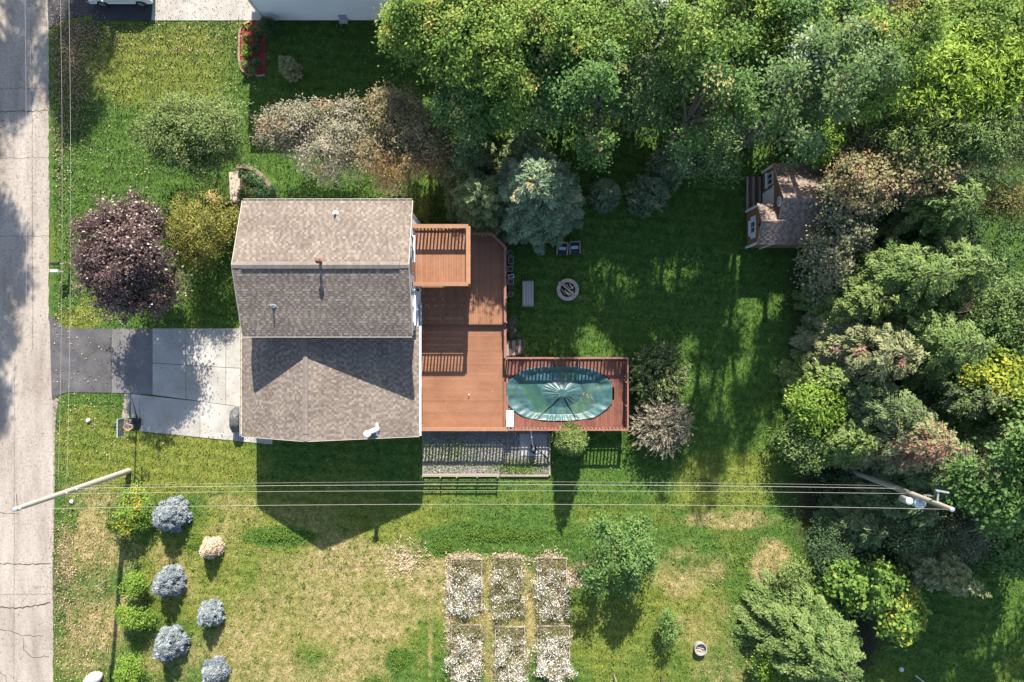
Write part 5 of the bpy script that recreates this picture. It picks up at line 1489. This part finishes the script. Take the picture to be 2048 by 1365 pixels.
hp = thing('basketball_hoop', 'portable basketball hoop with grey backboard at the driveway edge', 'basketball hoop', G(270, 846))
def hoop():
    pb = np.array([.42, .10, 0])          # pole foot
    MB().box((-.05, 0, .10), (.95, .62, .16)).build('base_tank', M['black'], hp, bevel=.04)
    MB().box((-.28, .05, .20), (.36, .4, .06)).build('sand_bag', M['concrete_old'], hp, bevel=.02)
    MB().tube([(.1, .05, .15), (.22, .05, 1.6), (.30, .05, 3.0)], .05, 10).build('pole', M['black'], hp)
    for z in (.35, -.3):
        MB().bar((-.35, z*.6, .16), (.2, .05, 1.2), .03, .03).build('brace', M['black'], hp)
    bx = .78
    bd = MB().box((bx, .05, 3.05), (.04, 1.10, .72)).build('backboard', M['backboard'], hp)
    for y, z, sy, sz in ((.05, 3.42, 1.16, .05), (.05, 2.68, 1.16, .05), (-.51, 3.05, .05, .69), (.61, 3.05, .05, .69)):
        MB().box((bx + .005, y, z), (.055, sy, sz)).build('board_frame', M['trimgrey'], bd)
    for z0, z1 in ((2.9, 3.2), (2.6, 2.85)):
        for y in (-.12, .22):
            MB().bar((.29, y, z0), (bx - .02, y, z1), .03, .03).build('support_arm', M['black'], hp)
    ring = [(bx + .30 + .23*math.cos(t), .05 + .23*math.sin(t), 2.80) for t in np.linspace(0, 2*math.pi, 25)]
    rim = MB().tube(ring, .014, 6, False).build('rim', M['orange'], hp)
    MB().bar((bx + .02, .05, 2.79), (bx + .09, .05, 2.79), .14, .03).build('rim_bracket', M['orange'], rim)
    nb = MB()
    for i in range(12):
        a0 = 2*math.pi*i/12
        for dd in (-1, 1):
            pts = [(bx + .30 + (.225 - .10*s)*math.cos(a0 + dd*s*.9), .05 + (.225 - .10*s)*math.sin(a0 + dd*s*.9), 2.79 - .42*s) for s in np.linspace(0, 1, 5)]
            nb.tube(pts, .006, 4, False)
    nb.build('net', M['white'], hp)
hoop()

def mailbox(py, mat, lab):
    c = G(112, py, 1.1)
    o = thing('mailbox', lab, 'mailbox', (c[0], c[1], 0), 0, 'mailboxes at the street edge')
    MB().box((.22, 0, .5), (.09, .09, 1.0)).build('post', M['oldwood'], o)
    MB().bar((-.30, 0, 1.0), (.45, 0, 1.0), .08, .06).build('arm', M['oldwood'], o)
    b = MB(); t = np.linspace(0, math.pi, 9)
    pr = [(-.30, -.095, 1.035), (-.30, .095, 1.035)] + [(-.30, .095*math.cos(a), 1.15 + .095*math.sin(a)) for a in t]
    body = b.extrude(pr, (0, 0, 0), (.50, 0, 0)).build('box', M[mat], o)
    MB().extrude([(-.315, y*1.05, z) for _, y, z in pr], (0, 0, 0), (.013, 0, 0)).build('door', M[mat], body)
    MB().box((-.1, .112, 1.2), (.03, .01, .14)).build('flag', M['orange'], body)
mailbox(527.5, 'black', 'dark mailbox on a wooden post at the street edge')
mailbox(543, 'white', 'white mailbox on a wooden post at the street edge')

# ---------------------------------------------------------------- utility poles and wires
PYL = G(258, 942)
def upole(name, base, mat, lab, top=10.6, lean=0.0):
    o = thing('utility_pole', lab, 'utility pole', base)
    MB().tube([(0, 0, 0), (0, 0, top*.5), (0, 0, top)], [.19, .165, .125], 14).build('shaft', M[mat], o)
    MB().lathe((0, 0, top), [(.125, 0), (.09, .03), (.02, .05)], 14).build('pole_top', M['metal'], o)
    ins = MB().lathe((0, 0, 0), [(.03, 0), (.06, .02), (.045, .06), (.065, .1), (.03, .15)], 10).mesh('insulator', M['metal'], True)
    for z in (top - .25, top - 4.0, top - 4.9):
        inst('insulator', ins, (.17, 0, z), o)
    return o
pl = upole('utility_pole', PYL, 'pole_grey', 'bleached leaning looking utility pole beside the street')
MB().bar((-.1, 0, 10.3), (-.1, .75, 10.35), .07, .07).build('bracket_arm', M['pole'], pl)
PYR = G(1702, 942)
pr_ = upole('utility_pole', PYR, 'pole', 'utility pole with round transformer among the right hand trees')
tf = MB().lathe((.12, -.38, 6.7), [(.02, 0), (.28, .01), (.30, .05), (.30, .85), (.32, .87), (.32, .93), (.24, .99), (.05, 1.02)], 20).build('transformer', M['transformer'], pr_, True)
for a in (.4, 1.6, 2.8):
    MB().lathe((.12 + .15*math.cos(a), -.38 + .15*math.sin(a), 7.68), [(.05, 0), (.06, .05), (.04, .1), (.05, .16), (.02, .2)], 8).build('bushing', M['metal'], tf)
MB().lathe((-.42, -.30, 6.75), [(.02, 0), (.2, .01), (.2, .7), (.22, .72), (.18, .8), (.03, .82)], 16).build('transformer_tank', M['transformer'], pr_, True)
MB().bar((.0, .0, 9.3), (.05, .75, 9.35), .08, .08).build('bracket_arm', M['metal'], pr_)
MB().bar((-.15, .75, 9.42), (.55, .62, 9.42), .09, .12).build('fuse_cutout', M['metal'], pr_)
MB().tube([(.1, -.3, 7.7), (.2, .1, 8.3), (.1, .5, 9.2)], .012, 6).build('jumper_wire', M['wire'], pr_)
for k in range(3): MB().lathe((.1 + k*.14, .16, 8.0), [(.05, 0), (.06, .08), (.03, .2)], 8).build('arrester', M['metal'], pr_)
PY3 = np.array([PYL[0], 33.5, 0.0])
upole('utility_pole', PY3, 'pole', 'utility pole up the street beyond the top edge')
def wire(a, b, sag, r, lab, grp):
    t = np.linspace(0, 1, 33)
    pts = [np.asarray(a)*(1 - s) + np.asarray(b)*s - np.array([0, 0, sag*4*s*(1 - s)]) for s in t]
    tag(MB().tube(pts, r, 6).build('overhead_wire', M['wire'], None, True), lab, 'wire', grp)
gx = 'power lines crossing the lower lawn'
for z, sg, r_, dy, lab in ((10.45, 1.1, .0075, -.02, 'lowest in the picture of the power lines crossing the lower lawn'), (6.9, .75, .0075, .0, 'second lowest of the power lines, ending at the transformer'),
                     (5.75, 1.05, .010, .05, 'thicker cable third from the bottom crossing the lower lawn'), (5.35, 1.2, .005, .12, 'thin uppermost line crossing the lower lawn')):
    wire(PYL + [.15, dy, z], PYR + [-.15, dy, z], sg, r_, lab, gx)
for z, sg, r_, dx, lab in ((9.75, .35, .0055, -.1, 'overhead wire running above the street, nearest the left edge'), (7.2, .55, .007, .0, 'middle overhead wire along the street edge lawn'), (6.6, .55, .008, .1, 'overhead wire along the front lawn, farthest from the street')):
    wire(PYL + [dx, .1, z], PY3 + [dx, -.1, z + .4], sg, r_, lab, 'overhead wires along the street')
# small things at the lower left
for px, py, lab in ((218, 1003, 'short metal stake under the power lines'), (212, 1162, 'angled metal marker post on the lower left lawn')):
    b = G(px, py)
    o = thing('marker_stake', lab, 'stake', b, 0)
    MB().tube([(0, 0, 0), (.02, 0, .95)], .025, 8).build('stake', M['metal'], o)
    MB().bar((.02, -.0, .93), (-.12, -.02, .97), .05, .03).build('crossbar', M['metal'], o)
def rock(px, py, rx, ry, rz, lab, seed, mat='rock'):
    r = np.random.default_rng(seed)
    import bmesh
    bm = bmesh.new(); bmesh.ops.create_icosphere(bm, subdivisions=3, radius=1.0)
    d = r.normal(0, 1, (6, 3))
    for v in bm.verts:
        p = np.array(v.co); k = 1 + .12*sum(math.sin(3*float(p @ q)) for q in d)/2.0
        v.co = (p[0]*rx*k, p[1]*ry*k, p[2]*rz*k + rz*.6)
    me = bpy.data.meshes.new('boulder'); bm.to_mesh(me); bm.free(); setmat(me, M[mat])
    o = link('boulder', me); c = G(px, py); o.location = (c[0], c[1], 0); o.rotation_euler = (0, 0, r.uniform(0, 3))
    tag(o, lab, 'rock')
rock(188, 1358, .75, .42, .3, 'white boulder at the bottom edge near the street', 1)
rock(178, 841, .16, .14, .12, 'small pale stone on the lawn below the driveway', 2)
rock(144, 1003, .14, .12, .10, 'small white stone near the foot of the street pole', 3)
rock(1028, 662, .18, .14, .12, 'pale stone beside the deck above the steps', 4)
c = G(1800, 1337)
bl = MB().lathe((c[0], c[1], 0), [(.02, 0), (.12, .03), (.16, .14), (.13, .25), (.03, .3)], 16).build('white_ball', M['white_plastic'], None, True)
tag(bl, 'white ball lying on the shaded lower right lawn', 'ball')
for px, py, h, mat, lab in ((1832, 1352, 1.0, 'white', 'white post at the bottom edge of the lower right lawn'), (1527, 1158, .5, 'concrete_old', 'short pale post at the lawn edge under the wood'), (1228, 1350, .9, 'oldwood', 'bent grey stake at the bottom edge near the sapling'), (1322, 1352, .8, 'darkwood', 'dark stake at the bottom edge below the sapling')):
    b = G(px, py)
    tag(MB().tube([b, b + [0.02, 0, h]], .045, 8).build('post', M[mat]), lab, 'post')

# fire bowl
c = G(1401, 1298, .3)
fb = thing('fire_bowl', 'round metal fire bowl with ashes on the lower lawn', 'fire bowl', (c[0], c[1], 0))
b = MB(); n = 24
prof = [(.40, 0), (.42, .42), (.36, .42), (.34, .12)]
v = []; f = []
for r_, z in prof:
    v += [(r_*math.cos(2*math.pi*j/n), r_*math.sin(2*math.pi*j/n), z) for j in range(n)]
for i in range(3):
    f += [(i*n+j, i*n+(j+1) % n, (i+1)*n+(j+1) % n, (i+1)*n+j) for j in range(n)]
b.add(v, f).build('ring', M['concretepot'], fb)
MB().lathe((0, 0, 0), [(.35, .0), (.35, .13), (.2, .16), (.03, .17)], 20).build('ash_bed', M['ash'], fb)
for i, (a, bb) in enumerate((((-.28, .05, .2), (.25, -.05, .24)), ((-.2, -.1, .2), (.1, -.15, .22)), ((-.22, .12, .2), (.2, .16, .2)))):
    MB().tube([a, bb], [.035, .03], 6).build('charred_stick', M['deadwood'], fb)

# ---------------------------------------------------------------- raised garden beds with dry weeds
def bed(x0, x1, y0, y1, lab, wlab, seed, white, top=None):
    a = G(x0, y0, .3); b = G(x1, y1, .3)
    o = thing('raised_garden_bed', lab, 'garden bed', ((a[0]+b[0])/2, (a[1]+b[1])/2, 0), 0, 'raised garden beds on the lower lawn')
    w, l = abs(b[0]-a[0]), abs(a[1]-b[1])
    for s in (-1, 1):
        MB().box((s*(w/2 - .02), 0, .11), (.04, l, .22)).build('side_board', M['oldwood_y'], o)
        MB().box((0, s*(l/2 - .02), .108), (w - .085, .04, .22)).build('end_board', M['oldwood'], o)
    MB().box((0, 0, .08), (w - .09, l - .09, .16)).build('soil', M['soil'], o)
    r = np.random.default_rng(seed)
    cl = 150; per = 44
    cx = r.uniform(-.50, .50, cl)*w + r.normal(0, .17, cl); cy = r.uniform(-.53, .50, cl)*l + r.normal(0, .15, cl)
    ci = np.repeat(np.arange(cl), per); n = len(ci)
    lump = .5 + .5*np.sin(cx*3.1 + seed)*np.cos(cy*2.3 + seed*1.7)
    hh = (.18 + .75*lump*r.uniform(.5, 1, cl))*(1 - .6*np.clip((cy/l - .2)*4, 0, 1))
    P = np.stack([cx[ci] + r.normal(0, .15, n), cy[ci] + r.normal(0, .15, n), .2 + hh[ci]*np.sqrt(r.random(n))], -1)
    V = leaves(P, unit(r.normal(0, .6, (n, 3)) + [0, 0, .7]), rand_dirs(r, n, 0), r.uniform(.06, .17, n), r.uniform(.02, .055, n))
    cw = (r.random(cl) < white*(.5 + 1.3*lump)) & (cy < l*.32)
    rnd = np.where(cw[ci] & (r.random(n) < .7), r.uniform(.40, .75, n), r.uniform(0, .36, n))
    gr_ = (~cw) & (r.random(cl) < .45)
    rnd = np.where(gr_[ci] & (r.random(n) < .7), r.uniform(.82, .87, n), rnd)
    rnd = np.where(r.random(n) < .06, r.uniform(.93, 1, n), rnd)
    sx = r.choice(n, 380); st = P[sx].copy(); st0 = st*[1, 1, 0] + [0, 0, .18] + r.normal(0, .06, (380, 3))*[1, 1, 0]
    wd = thing('dry_weeds', wlab, 'weeds', o.location); wd['kind'] = 'stuff'
    fast_polys('stems', twig_quads(st0, st, .010, .005), M['bark_pale'], wd)['kind'] = 'stuff'
    fast_polys('seed_heads', V, LM['fluff'], wd, face={'rnd': rnd})['kind'] = 'stuff'
for i, (x0, x1, y0, y1, wh) in enumerate(((902, 964, 1120, 1222, .55), (988, 1044, 1118, 1222, .22), (1074, 1134, 1118, 1228, .45), (902, 962, 1252, 1356, .55), (990, 1050, 1256, 1362, .45), (1074, 1140, 1254, 1356, .62))):
    pos = ['upper left', 'upper middle', 'upper right', 'lower left', 'lower middle', 'lower right'][i]
    bed(x0, x1, y0, y1, pos + ' of six wooden raised garden beds on the lower lawn', 'dry weeds with white seed heads in the ' + pos + ' garden bed', 700 + i, wh)
# straw lying at the heads of the upper beds
r = np.random.default_rng(77)
n = 3600
bx = np.concatenate([r.normal(m, 16, n//6) for m in (930, 1015, 1100)] + [r.normal(898, 5, n//6), r.normal(1150, 14, n//6), r.normal(815, 22, n//6)])
by = np.concatenate([r.normal(1115, 5, n//6), r.normal(1118, 6, n//6), r.normal(1122, 10, n//6), r.uniform(1110, 1300, n//6), r.normal(1155, 10, n//6), r.normal(1120, 20, n//6)])
P = np.stack([(bx - 1024)*K, (682.5 - by)*K, r.uniform(.02, .12, len(bx))], -1)
V = leaves(P, unit(r.normal(0, .4, (len(bx), 3)) + [0, 0, 1]), rand_dirs(r, len(bx)), r.uniform(.12, .3, len(bx)), r.uniform(.02, .05, len(bx)))
tag(fast_polys('straw', V, LM['tan'], face={'rnd': .3 + .45*r.random(len(bx))}), 'pale dry straw strewn around the garden beds', 'straw', kind='stuff')
# clover patches in the lower lawn
r = np.random.default_rng(78); PP = []
for cx, cy, rx, ry, n in ((800, 1320, 18, 14, 900), (745, 1362, 14, 10, 400), (885, 1092, 20, 18, 700), (560, 1072, 55, 12, 900), (1000, 1070, 110, 16, 2200), (395, 1090, 40, 16, 500)):
    a = r.uniform(0, 6.28, n); q = np.abs(r.normal(0, .55, n))*(1 + .3*np.sin(3*a + cx)); PP.append(np.stack([(cx + rx*q*np.cos(a) - 1024)*K, (682.5 - cy - ry*q*np.sin(a))*K, r.uniform(.04, .13, n)], -1))
P = np.concatenate(PP); n = len(P)
V = leaves(P, unit(r.normal(0, .4, (n, 3)) + [0, 0, 1]), rand_dirs(r, n), r.uniform(.07, .14, n), r.uniform(.05, .1, n))
tag(fast_polys('clover', V, LM['clover'], face={'rnd': .75*r.random(n)}), 'bright green clover patches in the lower lawn', 'clover', kind='stuff')

# ---------------------------------------------------------------- neighbour's house, car, beds
nh = thing('neighbour_house', 'neighbouring house with white siding at the top edge', 'house')
NX0, NX1, NY0, NY1 = G(531, 0)[0], -5.6, G(0, 42)[1], 30.0
siding_wall('wall', (NX0, NY0), (NX1, NY0), .15, 6.3, M['siding'], nh, .16, .03)
siding_wall('wall', (NX0, NY1), (NX0, NY0 + .16), .15, 6.3, M['siding'], nh, .16, .03)
siding_wall('wall', (NX1, NY0 + .16), (NX1, NY1), .15, 6.3, M['siding'], nh, .16, .03)
MB().bounds(NX0 + .02, NX1 - .02, NY0 + .02, NY1, 0, .15).build('foundation', M['concrete_old'], nh)
MB().box((NX0 - .01, NY0 - .01, 3.2), (.14, .14, 6.2)).build('corner_board', M['white'], nh)
for s, yy in ((1, NY0), (-1, NY1)):
    yr = (NY0 + NY1)/2
    MB().bar(((NX0+NX1)/2, yy - s*.45, 6.2), ((NX0+NX1)/2, yr, 8.6), NX1 - NX0 + .4, .12).build('roof_slope', M['ridge'], nh)
MB().box(((NX0+NX1)/2, NY0 - .5, 6.12), (NX1-NX0 + .7, .1, .12)).build('gutter', M['white'], nh)
cN = G(690, 41)
ac = thing('garden_bench', 'small grey metal bench against the neighbouring wall', 'bench', (cN[0], cN[1] - .25, 0))
MB().box((0, 0, .42), (.55, .35, .04)).build('seat', M['metal'], ac)
for s in (-1, 1):
    for q in (-1, 1): MB().box((s*.24, q*.14, .2), (.04, .04, .4)).build('leg', M['metal'], ac)
MB().box((0, .16, .68), (.55, .03, .4)).build('backrest', M['metal'], ac)

def car():
    c = G(241, -13)
    o = thing('parked_car', 'white parked car cut by the top edge on the neighbour driveway', 'car', (c[0] + .3, c[1], 0))
    prof = [(-2.1, .35), (-2.12, .62), (-1.95, .80), (-1.05, .98), (-.35, 1.42), (.25, 1.50), (1.35, 1.42), (1.95, 1.02), (2.1, .92), (2.12, .45), (2.0, .32)]
    n = len(prof); v = []; f = []
    ys = [(-.88, .90), (-.90, .97), (-.74, 1.0), (.74, 1.0), (.90, .97), (.88, .90)]
    for k, y in enumerate((-.86, -.90, -.70, .70, .90, .86)):
        for x, z in prof:
            zz = z
            yy = y
            if k in (0, 5): zz = .35 + (z - .35)*.25 if z > .35 else z
            if k in (1, 4): zz = min(z, .98); 
            if z > 1.0 and k in (2, 3): yy = y*.92
            v.append((x*(.98 if k in (0, 5) else 1), yy, zz))
    for k in range(5):
        for i in range(n):
            f.append((k*n+i, k*n+(i+1) % n, (k+1)*n+(i+1) % n, (k+1)*n+i))
    f += [tuple(range(n-1, -1, -1)), tuple(5*n+i for i in range(n))]
    body = MB().add(v, f).build('body', M['carpaint'], o, False, bevel=.05)
    for s in (-1, 1):
        MB().extrude([(-.95, s*.83, 1.03), (-.35, s*.74, 1.36), (.35, s*.73, 1.43), (.42, s*.83, 1.02)], (0, 0, 0), (0, s*.03, 0)).build('side_window', M['glass'], body)
        MB().extrude([(.50, s*.83, 1.02), (.44, s*.73, 1.43), (1.25, s*.74, 1.36), (1.65, s*.83, 1.03)], (0, 0, 0), (0, s*.03, 0)).build('side_window', M['glass'], body)
        MB().box((-.9, s*1.0, 1.02), (.12, .2, .12)).build('mirror', M['carpaint'], o, bevel=.03)
        MB().box((-2.02, s*.66, .72), (.2, .36, .12)).build('headlight', M['glass'], o, bevel=.02)
        MB().box((2.08, s*.68, .86), (.1, .3, .16)).build('tail_light', M['orange'], o, bevel=.02)
        for x in (-1.3, 1.28):
            w = MB().tube([(x, s*.74, .33), (x, s*.93, .33)], [.33, .33], 22).build('wheel', M['tyre'], o)
            MB().tube([(x, s*.91, .33), (x, s*.945, .33)], [.21, .19], 14).build('rim', M['rim'], w)
    MB().extrude([(-1.0, -.68, 1.01), (-.38, -.62, 1.43), (-.38, .62, 1.43), (-1.0, .68, 1.01)], (0, 0, 0), (-.03, 0, .025)).build('windscreen', M['glass'], body)
car()

fbed = sheet('flower_bed', [(497, 45), (532, 45), (532, 150), (505, 152), (488, 147), (481, 130), (480, 70), (485, 52)], .03, M['mulch_red'], thick=.05)
tag(fbed, 'red mulched flower bed beside the neighbouring house corner', 'flower bed', kind='structure')
be = thing('brick_edging', 'tan brick edging along the left of the flower bed', 'edging')
edge = [(500, 44), (488, 50), (482, 58), (480, 70), (479, 95), (479, 118), (481, 133), (486, 143), (495, 150), (506, 152)]
L = [np.array(G(*p)[:2]) for p in edge]; acc = 0
seg = []
for a, b in zip(L[:-1], L[1:]):
    nn = max(1, int(round(np.linalg.norm(b - a)/.3)))
    seg += [(a + (b - a)*i/nn, a + (b - a)*(i+1)/nn) for i in range(nn)]
for a, b in seg:
    MB().bar((a[0], a[1], .06), (a[0] + (b[0]-a[0])*.94, a[1] + (b[1]-a[1])*.94, .06), .13, .12).build('brick', M['brick'], be)
a, b = G(512, 153), G(531, 152)
tag(MB().bar((a[0], a[1], .06), (b[0], b[1], .06), .12, .12).build('edging_board', M['oldwood']), 'pale board closing the lower end of the flower bed', 'edging')
fl = [(495, 55, .8, (14, 10), .5, 'gold', 'golden flowering shrub at the top of the flower bed'), (496, 78, .7, (13, 10), .45, 'gold', 'yellow green shrub second from the top of the flower bed'), (493, 97, .6, (10, 9), .4, 'bright', 'small green shrub in the middle left of the flower bed'),
      (496, 112, .6, (11, 9), .45, 'bright', 'yellow green shrub in the lower left of the flower bed'), (490, 132, .6, (12, 10), .4, 'soft', 'pale flowering plant at the lower left of the flower bed'), (514, 70, .6, (12, 16), .45, 'darkgreen', 'dark shrub at the upper right of the flower bed'),
      (513, 98, .5, (11, 12), .4, 'darkgreen', 'dark low plant in the centre of the flower bed'), (514, 125, .6, (14, 14), .45, 'darkgreen', 'dark spreading plant at the lower right of the flower bed'), (503, 142, .4, (12, 8), .3, 'soft', 'pale green plant at the bottom of the flower bed')]
for i, (px, py, zc, rp, rz, c, lab) in enumerate(fl):
    broadleaf('garden_plant', lab, 'plant', px, py, zc*.7, rp, rz, LM[c], 800 + i, clumps=18, per=34, L=.11, W=.06, spread=.08, nlobe=5, trunk=.02, zmin=.06, grow=.75, group='plants in the flower bed')
broadleaf('clipped_shrub', 'dark green shrub against the neighbouring house corner', 'shrub', 537, 52, .8, (15, 15), .75, LM['darkgreen'], 811, clumps=90, per=40, L=.11, W=.06, spread=.10, nlobe=9, trunk=.03, zmin=.1)
p = [G(590 + 17*math.cos(t), 150 + 15*math.sin(t)) for t in np.linspace(0, 2*math.pi, 22, endpoint=False)]
mr = MB().prism([q[:2] for q in p][::-1], -.02, .03).build('mulch_ring', M['mulch_red']); tag(mr, 'round red mulch ring under the small spruce', 'mulch', kind='structure')
conifer('small_spruce', 'small pale green spruce in the red mulch ring', 'spruce', G(588, 148), 2.6, .66, LM['spruce_p'], 812, nb=80, dens=200, L=.24, W=.07, power=.55, lift=.55, droop=.1, frond=.22, trunk=.05)
# white enclosure beside the neighbouring house
we = thing('white_porch', 'white walled porch half hidden under the overhanging tree', 'porch')
wx0_, wx1_, wy0_, wy1_ = G(824, 0)[0], G(905, 0)[0], G(0, 124)[1], G(0, 60)[1]
for x0, x1, y0, y1 in ((wx0_, wx1_, wy0_, wy0_ + .12), (wx0_, wx0_ + .12, wy0_ + .125, wy1_), (wx1_ - .12, wx1_, wy0_ + .125, wy1_)):
    MB().bounds(x0, x1, y0, y1, 0, 1.75).build('panel', M['white'], we)
for x in (wx0_ + .06, wx1_ - .06): MB().box((x, wy0_ + .06, .93), (.17, .17, 1.86)).build('post', M['white'], we)
nb_ = 14
for i in range(nb_):
    MB().box((wx0_ + .13 + (i + .5)*(wx1_ - wx0_ - .26)/nb_, (wy0_ + wy1_)/2 + .07, .88), ((wx1_ - wx0_ - .26)/nb_ - .01, wy1_ - wy0_ - .15, .04)).build('floor_board', M['oldwood_y'], we)

# ---------------------------------------------------------------- curved retaining wall and planting at the house corner
rw = thing('retaining_wall', 'curved brown block garden wall at the corner of the house', 'wall')
arc = [(478, 337), (492, 336), (505, 339), (518, 346), (530, 357), (540, 370), (548, 384), (554, 400)]
A = [np.array(G(*p)[:2]) for p in arc]; seg = []
for a, b in zip(A[:-1], A[1:]):
    nn = max(1, int(round(np.linalg.norm(b - a)/.26)))
    seg += [(a + (b - a)*i/nn, a + (b - a)*(i+1)/nn) for i in range(nn)]
for row in range(3):
    for k, (a, b) in enumerate(seg):
        o_ = (b - a)*(.5 if row % 2 else 0)
        MB().bar((a[0]+o_[0], a[1]+o_[1], .08 + row*.16), (a[0]+o_[0] + (b[0]-a[0])*.95, a[1]+o_[1] + (b[1]-a[1])*.95, .08 + row*.16), .24, .152).build('stone_block', M['wallstone'], rw)
mb_ = sheet('planting_bed', [(470, 345), (492, 340), (515, 350), (535, 372), (548, 400), (552, 440), (470, 440)], .04, M['mulch'], thick=.06)
tag(mb_, 'dark mulched planting bed inside the curved wall', 'bed', kind='structure')
pv = sheet('paver_path', [(458, 345), (480, 342), (480, 402), (462, 408)], .045, M['firestone'], thick=.05)
tag(pv, 'pinkish paved strip beside the curved wall', 'path', kind='structure')
for i, (px, py, zc, rp, rz, c, lab) in enumerate(((505, 362, .6, (20, 14), .5, 'darkgreen', 'dark green shrub at the top inside the curved wall'), (532, 388, .5, (20, 14), .45, 'darkgreen', 'green ground cover at the right inside the curved wall'), (492, 388, .6, (16, 14), .5, 'soft', 'pale variegated shrub at the left inside the curved wall'))):
    broadleaf('garden_shrub', lab, 'shrub', px, py, zc, rp, rz, LM[c], 820 + i, clumps=60, per=40, L=.13, W=.07, spread=.13, nlobe=8, trunk=.02, zmin=.08, group='shrubs inside the curved wall')
for i, (px, py) in enumerate(((842, 420),)):
    broadleaf('garden_shrub', 'sparse golden shrub between house corner and conifer', 'shrub', px, py, .8, (22, 26), .7, LM['gold'], 830 + i, clumps=40, per=30, L=.14, W=.06, spread=.18, nlobe=7, trunk=.02, zmin=.1)
r = np.random.default_rng(91)
broadleaf('grey_ground_plant', 'grey green low plant beside the deck above the steps', 'plant', 1022, 650, .25, (10, 24), .22, LM['grey'], 835, clumps=40, per=30, L=.12, W=.05, spread=.12, nlobe=6, trunk=.015, zmin=.05)

# ---------------------------------------------------------------- fallen leaves
def litter():
    r = np.random.default_rng(41)
    S = []
    def g(n, cx, cy, sx, sy): S.append(np.stack([r.normal(cx, sx, n), r.normal(cy, sy, n)], -1))
    def u(n, x0, x1, y0, y1): S.append(np.stack([r.uniform(x0, x1, n), r.uniform(y0, y1, n)], -1))
    g(3600, 140, 130, 24, 75); g(900, 165, 70, 30, 20); u(900, 180, 485, 44, 110); u(800, 180, 490, 100, 240); u(500, 108, 300, 240, 460)
    g(500, 120, 330, 12, 100); u(420, 108, 260, 560, 655); u(260, 108, 300, 655, 790); u(330, 300, 480, 655, 880); u(420, 108, 250, 790, 1000); u(160, 250, 520, 870, 1000)
    u(260, 495, 860, 45, 260); u(90, 540, 820, 340, 400); u(120, 520, 840, 880, 1060); u(1500, 108, 220, 1050, 1365); u(500, 0, 100, 0, 700); u(140, 0, 100, 700, 1365)
    u(260, 305, 500, 0, 40); u(150, 1150, 1560, 420, 1000); g(900, 125, 1140, 14, 60); u(220, 1420, 1560, 1000, 1365)
    p = np.concatenate(S); n = len(p)
    x = (p[:, 0] - 1024)*K; y = (682.5 - p[:, 1])*K
    P = np.stack([x, y, r.uniform(.035, .085, n)], -1)
    hard = (p[:, 0] < 106) | ((p[:, 1] > 656) & (p[:, 1] < 870) & (p[:, 0] > 260) & (p[:, 0] < 545)) | (p[:, 1] < 42)
    sz = r.uniform(.05, .115, n)*np.where(hard, .75, 1)
    V = leaves(P, unit(r.normal(0, .5, (n, 3)) + [0, 0, 1]), rand_dirs(r, n), sz, sz*.8, .25)
    tag(fast_polys('fallen_leaves', V, LM['litter'], face={'rnd': .75*r.random(n)**.8}), 'dry fallen leaves scattered over lawn, street and driveway', 'leaves', kind='stuff')
litter()
# undergrowth of the wood
def under():
    r = np.random.default_rng(43)
    cl = 1500
    px = np.concatenate([r.uniform(1630, 2060, 800), r.uniform(1780, 2060, 200), r.uniform(860, 1750, 500)]); py = np.concatenate([r.uniform(340, 1110, 800), r.uniform(1000, 1130, 200), r.uniform(-20, 265, 500)])
    per = 26
    ci = np.repeat(np.arange(cl), per); n = len(ci)
    P = np.stack([(px[ci] - 1024)*K + r.normal(0, .3, n), (682.5 - py[ci])*K + r.normal(0, .3, n), r.uniform(.05, .8, n)], -1)
    k = ~((P[:, 0] > 15.3) & (P[:, 0] < 21.6) & (P[:, 1] > 5.9) & (P[:, 1] < 11.7)); P = P[k]; ci = ci[k]; n = len(P)
    V = leaves(P, unit(r.normal(0, .5, (n, 3)) + [0, 0, .8]), rand_dirs(r, n), r.uniform(.14, .3, n), r.uniform(.07, .14, n))
    c = r.random(cl)
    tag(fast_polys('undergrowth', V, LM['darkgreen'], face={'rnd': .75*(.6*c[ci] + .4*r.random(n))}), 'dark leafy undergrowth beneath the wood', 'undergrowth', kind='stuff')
under()

V_, r_ = pool_debris()
tag(fast_polys('leaf_debris', V_, LM['litter'], face={'rnd': .75*r_.random(len(V_))}), 'brown leaf debris on the pool cover and decks', 'leaves', kind='stuff')
# coarse weed tufts in the lower lawn
def tufts():
    r = np.random.default_rng(55); cl = 700; per = 14
    px = np.concatenate([r.uniform(110, 900, 360), r.uniform(1150, 1600, 200), r.uniform(840, 1700, 140)]); py = np.concatenate([r.uniform(1010, 1365, 360), r.uniform(1000, 1365, 200), r.uniform(420, 1060, 140)])
    ci = np.repeat(np.arange(cl), per); n = len(ci); s = r.uniform(.04, .13, cl)
    P = np.stack([(px[ci] - 1024)*K + r.normal(0, 1, n)*s[ci], (682.5 - py[ci])*K + r.normal(0, 1, n)*s[ci], r.uniform(.04, .14, n)], -1)
    q, w = to_px(P[:, 0], P[:, 1]); k = allowed(q, w); P = P[k]; ci = ci[k]; n = len(P)
    V = leaves(P, unit(r.normal(0, .5, (n, 3)) + [0, 0, 1]), rand_dirs(r, n), r.uniform(.08, .18, n), r.uniform(.025, .06, n))
    c = r.random(cl)
    tag(fast_polys('weed_tufts', V, LM['canopy_y'], face={'rnd': .7*(.6*c[ci] + .4*r.random(n))}), 'coarse weed tufts dotted through the lawn', 'weeds', kind='stuff')
tufts()
